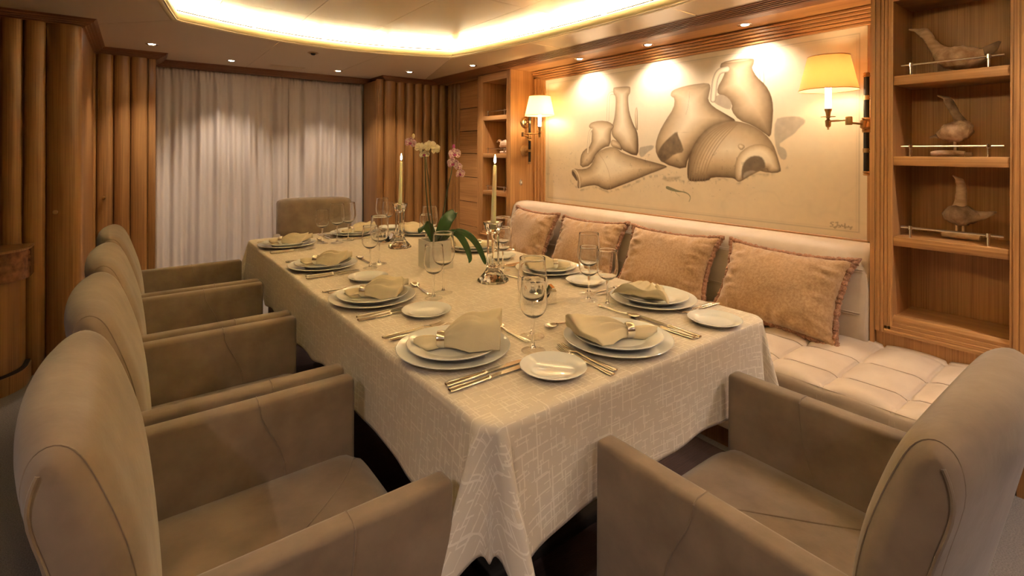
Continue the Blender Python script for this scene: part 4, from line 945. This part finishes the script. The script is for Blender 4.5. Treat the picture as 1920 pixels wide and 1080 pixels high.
PLACES = {
 'L1': ((.700, 1.188), -PI/2, 'before the nearest left armchair', [(.945, 1.145), (.879, 1.06)], (.789, 1.519)),
 'L2': ((.702, 1.779), -PI/2, 'before the second left armchair', [(.959, 1.708), (.892, 1.661)], (.798, 2.076)),
 'L3': ((.713, 2.428), -PI/2, 'before the third left armchair', [(.953, 2.333), (.884, 2.273)], None),
 'L4': ((.704, 3.092), -PI/2, 'before the last left armchair', [(.968, 3.02), (.893, 3.06)], None),
 'N1': ((1.115, .962), 0, 'at the near head of the table', [], (.836, .930)),
 'R1': ((1.526, 1.150), PI/2, 'at the sofa place nearest the camera', [(1.407, 1.36), (1.341, 1.296), (1.352, 1.215)], (1.492, .884)),
 'R2': ((1.528, 1.731), PI/2, 'at the second sofa place', [(1.42, 1.945), (1.364, 1.868)], (1.508, 1.474)),
 'R3': ((1.530, 2.379), PI/2, 'at the third sofa place', [(1.36, 2.58), (1.30, 2.51)], (1.511, 2.098)),
 'R4': ((1.525, 3.042), PI/2, 'at the last sofa place', [(1.338, 3.225), (1.405, 3.285)], None),
 'F1': ((1.165, 3.270), PI, 'at the far head of the table', [(1.05, 3.062)], (1.455, 3.355))}
NAP = {'L1': (11, .165, .078, .085, .075, .10, (.55, .83)), 'L2': (12, .150, .070, .062, .070, .05, (.60, .80)), 'L3': (13, .160, .066, .050, .075, .15, (.62, .78)), 'L4': (14, .165, .060, .045, .070, .12, (.60, .80)),
       'N1': (15, .190, .095, .045, .085, .45, (-.86, .50)), 'R1': (16, .150, .090, .050, .070, -.10, (.45, .75)), 'R2': (17, .150, .080, .045, .070, .10, (.5, .7)), 'R3': (18, .150, .070, .050, .070, .10, (.5, .8)), 'R4': (19, .150, .070, .050, .070, .10, (.4, .8)), 'F1': (20, .150, .075, .045, .075, .20, (-.8, -.3))}
def rot2(a, x, y): return (x*math.cos(a)-y*math.sin(a), x*math.sin(a)+y*math.cos(a))
ZT_ = TZ+.0012
for key, (c, a, where, glasses, bp2) in PLACES.items():
    def W(x, y, z=ZT_): q = rot2(a, x, y); return (c[0]+q[0], c[1]+q[1], z)
    tag(inst(charger, 'charger_plate', None, W(0, 0), a), 'large white charger plate '+where, 'plate', 'charger plates')
    tag(inst(dinner, 'dinner_plate', None, W(0, 0, ZT_+.0042), a), 'smaller white dinner plate stacked on the charger '+where, 'plate', 'dinner plates')
    zn = ZT_+.0105; sd, LF, WF, HF, LT, tip, dr_ = NAP[key]; an = a+math.atan2(dr_[1], dr_[0]); rp = rot2(a, -dr_[0]*.035, -dr_[1]*.035)
    if key == 'R1': rp = rot2(a, .025, -.035)
    o = mk('napkin', *napkin(sd, LF, WF, HF, LT, tip), 'napkin', None, True, 0); o.location = (c[0]+rp[0], c[1]+rp[1], zn); o.rotation_euler = (0, 0, an)
    if key == 'R1': o.rotation_euler = (0, 0, math.radians(200))
    tag(o, 'cream napkin gathered in a ring on the plate '+where, 'napkin', 'gathered napkins')
    r_o = inst(ring_me, 'napkin_ring', None, (o.location.x, o.location.y, zn+.0235)); r_o.rotation_euler = o.rotation_euler; tag(r_o, 'silver ring around the napkin '+where, 'napkin ring', 'napkin rings')
    jit = random.Random(sd)
    def put(kind, name, x, y, rz, label, cat, grp, m1, m2, n1, n2):
        t = thing(name, label, cat, W(x, y, ZT_-.0005), a+rz, grp); inst(m1, n1, t); inst(m2, n2, t); return t
    if key == 'N1': kx = (.193, .222)
    else: kx = (.170, .198)
    put('k', 'table_knife', kx[0], -.005, PI/2+jit.uniform(-.05, .05), 'inner silver knife beside the plate '+where, 'knife', 'table knives', k_handle, k_blade, 'handle', 'blade')
    put('k', 'table_knife', kx[1], -.012, PI/2+jit.uniform(-.04, .04), 'outer silver knife beside the plate '+where, 'knife', 'table knives', k_handle, k_blade, 'handle', 'blade')
    fx, fy = ((.148, .163), -.055) if key[0] == 'R' else ((.156, .176), -.03) if key == 'N1' else ((.176, .205), -.01)
    put('f', 'table_fork', -fx[0], fy, PI/2+jit.uniform(-.03, .03), 'inner silver fork beside the plate '+where, 'fork', 'table forks', f_handle, f_tines, 'handle', 'tines')
    put('f', 'table_fork', -fx[1], fy-.012, PI/2+jit.uniform(-.03, .03), 'outer silver fork beside the plate '+where, 'fork', 'table forks', f_handle, f_tines, 'handle', 'tines')
    put('s', 'dessert_spoon', -.02, .205, PI+jit.uniform(-.08, .08), 'silver dessert spoon laid above the plate '+where, 'spoon', 'dessert spoons', f_handle, s_bowl, 'handle', 'bowl')
    if bp2: tag(inst(bread, 'bread_plate', None, (bp2[0], bp2[1], ZT_)), 'small empty white bread plate '+where, 'plate', 'bread plates')
    for i, (gx1, gy1) in enumerate(glasses):
        big = (i == 0) if key != 'F1' else True
        nm = ['tall stemmed wine glass ', 'shorter stemmed wine glass ', 'third stemmed wine glass in front of the others '][i]
        gt_ = thing('wine_glass', nm+where, 'glass', (gx1, gy1, ZT_), 0, 'stemmed wine glasses')
        for pn, pm in zip(('bowl', 'stem', 'foot'), glassA if big else glassB): inst(pm, pn, gt_)

# candlesticks with candles
def facet(prof, n, star=0):
    rings = []
    for r, z, s in prof:
        rings.append([(r*(1-(s if k % 2 else 0))*math.cos(2*PI*k/n), r*(1-(s if k % 2 else 0))*math.sin(2*PI*k/n), z) for k in range(n)])
    return loft(rings)
cs_me = shared('candlestick', facet([(.066, 0, .06), (.066, .010, .06), (.055, .020, .08), (.040, .036, .10), (.030, .052, .12), (.027, .060, .2), (.029, .068, .2), (.026, .074, .26), (.026, .200, .26), (.028, .208, .2), (.030, .214, .12), (.040, .238, .05), (.043, .252, .05), (.030, .252, 0), (.014, .246, 0), (.0128, .225, 0)], 16), 'crystal', False)
ca_me = shared('candle_body', lathe([(0, 0), (.0115, 0), (.0115, .015), (.0075, .262), (.005, .268), (0, .267)], 20), 'wax')
wk_me = shared('wick', tube([(0, 0, .266), (.0005, 0, .274), (.001, 0, .279)], .001, 6), 'wick')
fl_me = shared('flame', lathe([(0, .274), (.0035, .278), (.0052, .286), (.004, .298), (.0015, .309), (0, .314)], 14), 'flame')
for x, y, l1, l2 in ((1.215, 1.735, 'clear crystal candlestick nearer the camera, right of the planter', 'lit tapered ivory candle nearer the camera'), (1.213, 2.668, 'clear crystal candlestick beyond the orchid planter', 'lit tapered ivory candle beyond the orchid planter')):
    tag(inst(cs_me, 'candlestick', None, (x, y, ZT_), .2), l1, 'candlestick', 'crystal candlesticks')
    t = thing('candle', l2, 'candle', (x, y, ZT_+.226), 0, 'lit candles'); t.rotation_euler = (0.012, .02, 0)
    inst(ca_me, 'candle_body', t); inst(wk_me, 'wick', t); inst(fl_me, 'flame', t)
    point_light('flame_light', (0, 0, .30), .35, (1, .6, .25), .008, t)

# salt and pepper caddies
def caddy(label, x, y, rz):
    t = thing('condiment_caddy', label, 'condiment caddy', (x, y, ZT_), rz, 'polished condiment caddies')
    p = [(-.066, 0), (.066, 0), (.066, .046), (.060, .060), (.050, .058), (.038, .030), (.024, .014), (0, .010), (-.024, .014), (-.038, .030), (-.050, .058), (-.060, .060), (-.066, .046)]
    mk('caddy_tray', *prism(p, 'y', -.026, .026), 'chrome', t, True, 30)
    for q in (-.017, .017):
        j = mk('shaker', *lathe_at([(0, 0), (.010, 0), (.0155, .010), (.0165, .020), (.012, .031), (.008, .034), (0, .034)], q, 0, .0125+.003, 18), 'dark_glass', t, True)
        mk('shaker_cap', *lathe_at([(0, .033), (.0085, .033), (.0095, .037), (.0075, .046), (0, .049)], q, 0, .0155, 16), 'chrome', j, True)
caddy('polished chrome condiment caddy behind the near wine glasses', 1.168, 1.388, -.46)
caddy('polished chrome condiment caddy beside the far candlestick', 1.182, 2.825, -.13)

# planter and orchid
pl = thing('planter', 'square stone grey planter in the middle of the table', 'planter', (1.142, 2.108, ZT_), -.06)
PW, PH = .062, .133
v, f = joinvf([boxvf(-PW, PW, -PW, -PW+.006, 0, PH), boxvf(-PW, PW, PW-.006, PW, 0, PH), boxvf(-PW, -PW+.006, -PW+.006, PW-.006, 0, PH), boxvf(PW-.006, PW, -PW+.006, PW-.006, 0, PH), boxvf(-PW+.006, PW-.006, -PW+.006, PW-.006, 0, .01)])
mk('pot', v, f, 'planter', pl)
mk('soil', *gridvf(12, 12, lambda a, b_: (-PW+.0065+(2*PW-.013)*a, -PW+.0065+(2*PW-.013)*b_, PH-.018+.006*mnoise.noise(Vector((a*5, b_*5, 0))))), 'soil', pl, True, 0)
oc = thing('orchid', 'orchid with two flowering stems and dark green leaves in the planter', 'orchid', (1.142, 2.108, ZT_+PH-.02))
ox, oy, oz = 1.142, 2.108, ZT_+PH-.02
def rel(p): return (p[0]-ox, p[1]-oy, p[2]-oz)
s1 = smoothpath([rel(p) for p in [(1.128, 2.11, .865), (1.118, 2.11, .93), (1.104, 2.115, 1.02), (1.094, 2.12, 1.15), (1.090, 2.12, 1.27), (1.082, 2.12, 1.305), (1.05, 2.12, 1.335), (1.01, 2.12, 1.345)]], 6)
mk('flower_stem', *tube(s1, list(np.linspace(.0042, .0018, len(s1))), 8), 'stem', oc, True)
s1b = smoothpath([rel(p) for p in [(1.132, 2.10, .865), (1.122, 2.10, .95), (1.112, 2.105, 1.06), (1.104, 2.11, 1.17), (1.095, 2.115, 1.26), (1.12, 2.12, 1.315)]], 6)
mk('flower_stem', *tube(s1b, list(np.linspace(.0032, .0016, len(s1b))), 8), 'stem', oc, True)
s2 = smoothpath([rel(p) for p in [(1.155, 2.11, .865), (1.165, 2.11, .92), (1.185, 2.115, 1.0), (1.205, 2.12, 1.09), (1.228, 2.12, 1.175), (1.240, 2.12, 1.24), (1.242, 2.12, 1.30)]], 6)
mk('flower_stem', *tube(s2, list(np.linspace(.0042, .0018, len(s2))), 8), 'stem', oc, True)
def leaf(path, wd, cup=.25, sdir=None):
    P = smoothpath([rel(p) for p in path], 6); n = len(P); rows = []
    for i, p in enumerate(P):
        t = i/(n-1); tan = (P[min(i+1, n-1)]-P[max(i-1, 0)]).normalized(); sd_ = tan.cross(Vector((0, 0, 1)))
        if sd_.length < .2: sd_ = tan.cross(Vector((.3, 1, 0)))
        if sdir: sd_ = Vector(sdir)-tan*Vector(sdir).dot(tan)
        sd_.normalize(); up_ = sd_.cross(tan); w_ = wd*math.sin(PI*min(1, .08+t*.92))**.6*(1-.25*t)
        rows.append([tuple(p+sd_*(w_*q)+up_*(abs(q)*w_*cup)) for q in np.linspace(-1, 1, 9)])
    V = [p for r in rows for p in r]; F_ = [(i*9+j, (i+1)*9+j, (i+1)*9+j+1, i*9+j+1) for i in range(n-1) for j in range(8)]
    o = mk('leaf', V, F_, 'leaf', oc, True, 0); solid_sheet(o, .0018)
leaf([(1.150, 2.10, .87), (1.165, 2.09, .92), (1.19, 2.085, .975), (1.225, 2.08, 1.005), (1.24, 2.08, 1.0)], .034, .2, (.75, -.55, -.35))
leaf([(1.135, 2.11, .87), (1.12, 2.12, .925), (1.10, 2.13, .955), (1.075, 2.13, .94), (1.065, 2.13, .915)], .026, .2, (.6, -.5, .6))
leaf([(1.15, 2.09, .87), (1.19, 2.07, .915), (1.23, 2.05, .905), (1.265, 2.035, .85), (1.285, 2.03, .79), (1.28, 2.03, .765)], .019, .2, (.7, -.6, .3))
leaf([(1.155, 2.085, .87), (1.21, 2.05, .92), (1.265, 2.02, .905), (1.31, 2.0, .85), (1.34, 1.99, .78), (1.345, 1.985, .757)], .018, .2, (.7, -.6, .3))
leaf([(1.14, 2.09, .87), (1.15, 2.06, .91), (1.165, 2.035, .93), (1.18, 2.01, .925)], .018)
def petal_vf(L, Wd, curl, tipn):
    def fn(a, b_):
        v = 2*b_-1; w_ = Wd*math.sin(PI*min(1, .04+a*.96))**(.55)*(1+.3*(a-.5)); return (L*a, w_*v, curl*a*a*L+.18*w_*v*v*(1-a)+.0015*math.sin(v*6+a*5))
    return gridvf(9, 9, fn)
PET = {}
for nm in ('petal_cream', 'petal_spot', 'petal_lip'):
    PET[nm] = (shared('petal', petal_vf(.030, .017, .25, 0), nm), shared('petal', petal_vf(.028, .011, .15, 0), nm))
def flower(p, face, mat, sc=1.0, seed=0):
    fl = bpy.data.objects.new('flower', None); COL.objects.link(fl); fl.parent = oc; fl.location = rel(p)
    q = Vector(face).to_track_quat('Z', 'Y'); fl.rotation_mode = 'QUATERNION'; fl.rotation_quaternion = q; fl.scale = (sc,)*3
    r = random.Random(seed); off = r.uniform(-.3, .3)
    for k, (ang, wide) in enumerate(((90, 0), (210, 0), (330, 0), (15, 1), (165, 1))):
        o = inst(PET[mat][0 if wide else 1], 'petal', fl); o.rotation_euler = (r.uniform(-.1, .1), -r.uniform(.05, .25), math.radians(ang)+off)
    o = inst(PET['petal_lip'][1], 'lip_petal', fl); o.scale = (.55, .7, .7); o.rotation_euler = (0, -.7, math.radians(270)+off)
flower((1.008, 2.105, 1.342), (-.5, -.9, .1), 'petal_spot', .95, 1)
flower((1.062, 2.11, 1.318), (-.1, .8, .3), 'petal_cream', 1.0, 2)
flower((1.105, 2.10, 1.325), (.5, .7, .3), 'petal_cream', 1.1, 3)
flower((1.128, 2.10, 1.312), (.8, .3, .1), 'petal_cream', 1.05, 4)
flower((1.075, 2.10, 1.292), (-.2, -.6, -.5), 'petal_cream', .9, 5)
flower((1.238, 2.10, 1.290), (-.35, -.93, .1), 'petal_spot', 1.1, 6)
flower((1.232, 2.10, 1.245), (-.7, -.7, -.1), 'petal_spot', 1.05, 7)
flower((1.258, 2.105, 1.228), (.3, -.9, .2), 'petal_spot', .95, 8)
flower((1.268, 2.10, 1.195), (.1, -.95, -.2), 'petal_spot', .95, 9)
for p in ((1.243, 2.115, 1.325), (1.03, 2.12, 1.372)):
    mk('bud', *lathe_at([(0, -.012), (.006, -.006), (.0075, .002), (.005, .010), (0, .014)], *rel(p), 12), 'petal_lip' if p[0] > 1.1 else 'petal_cream', oc, True)
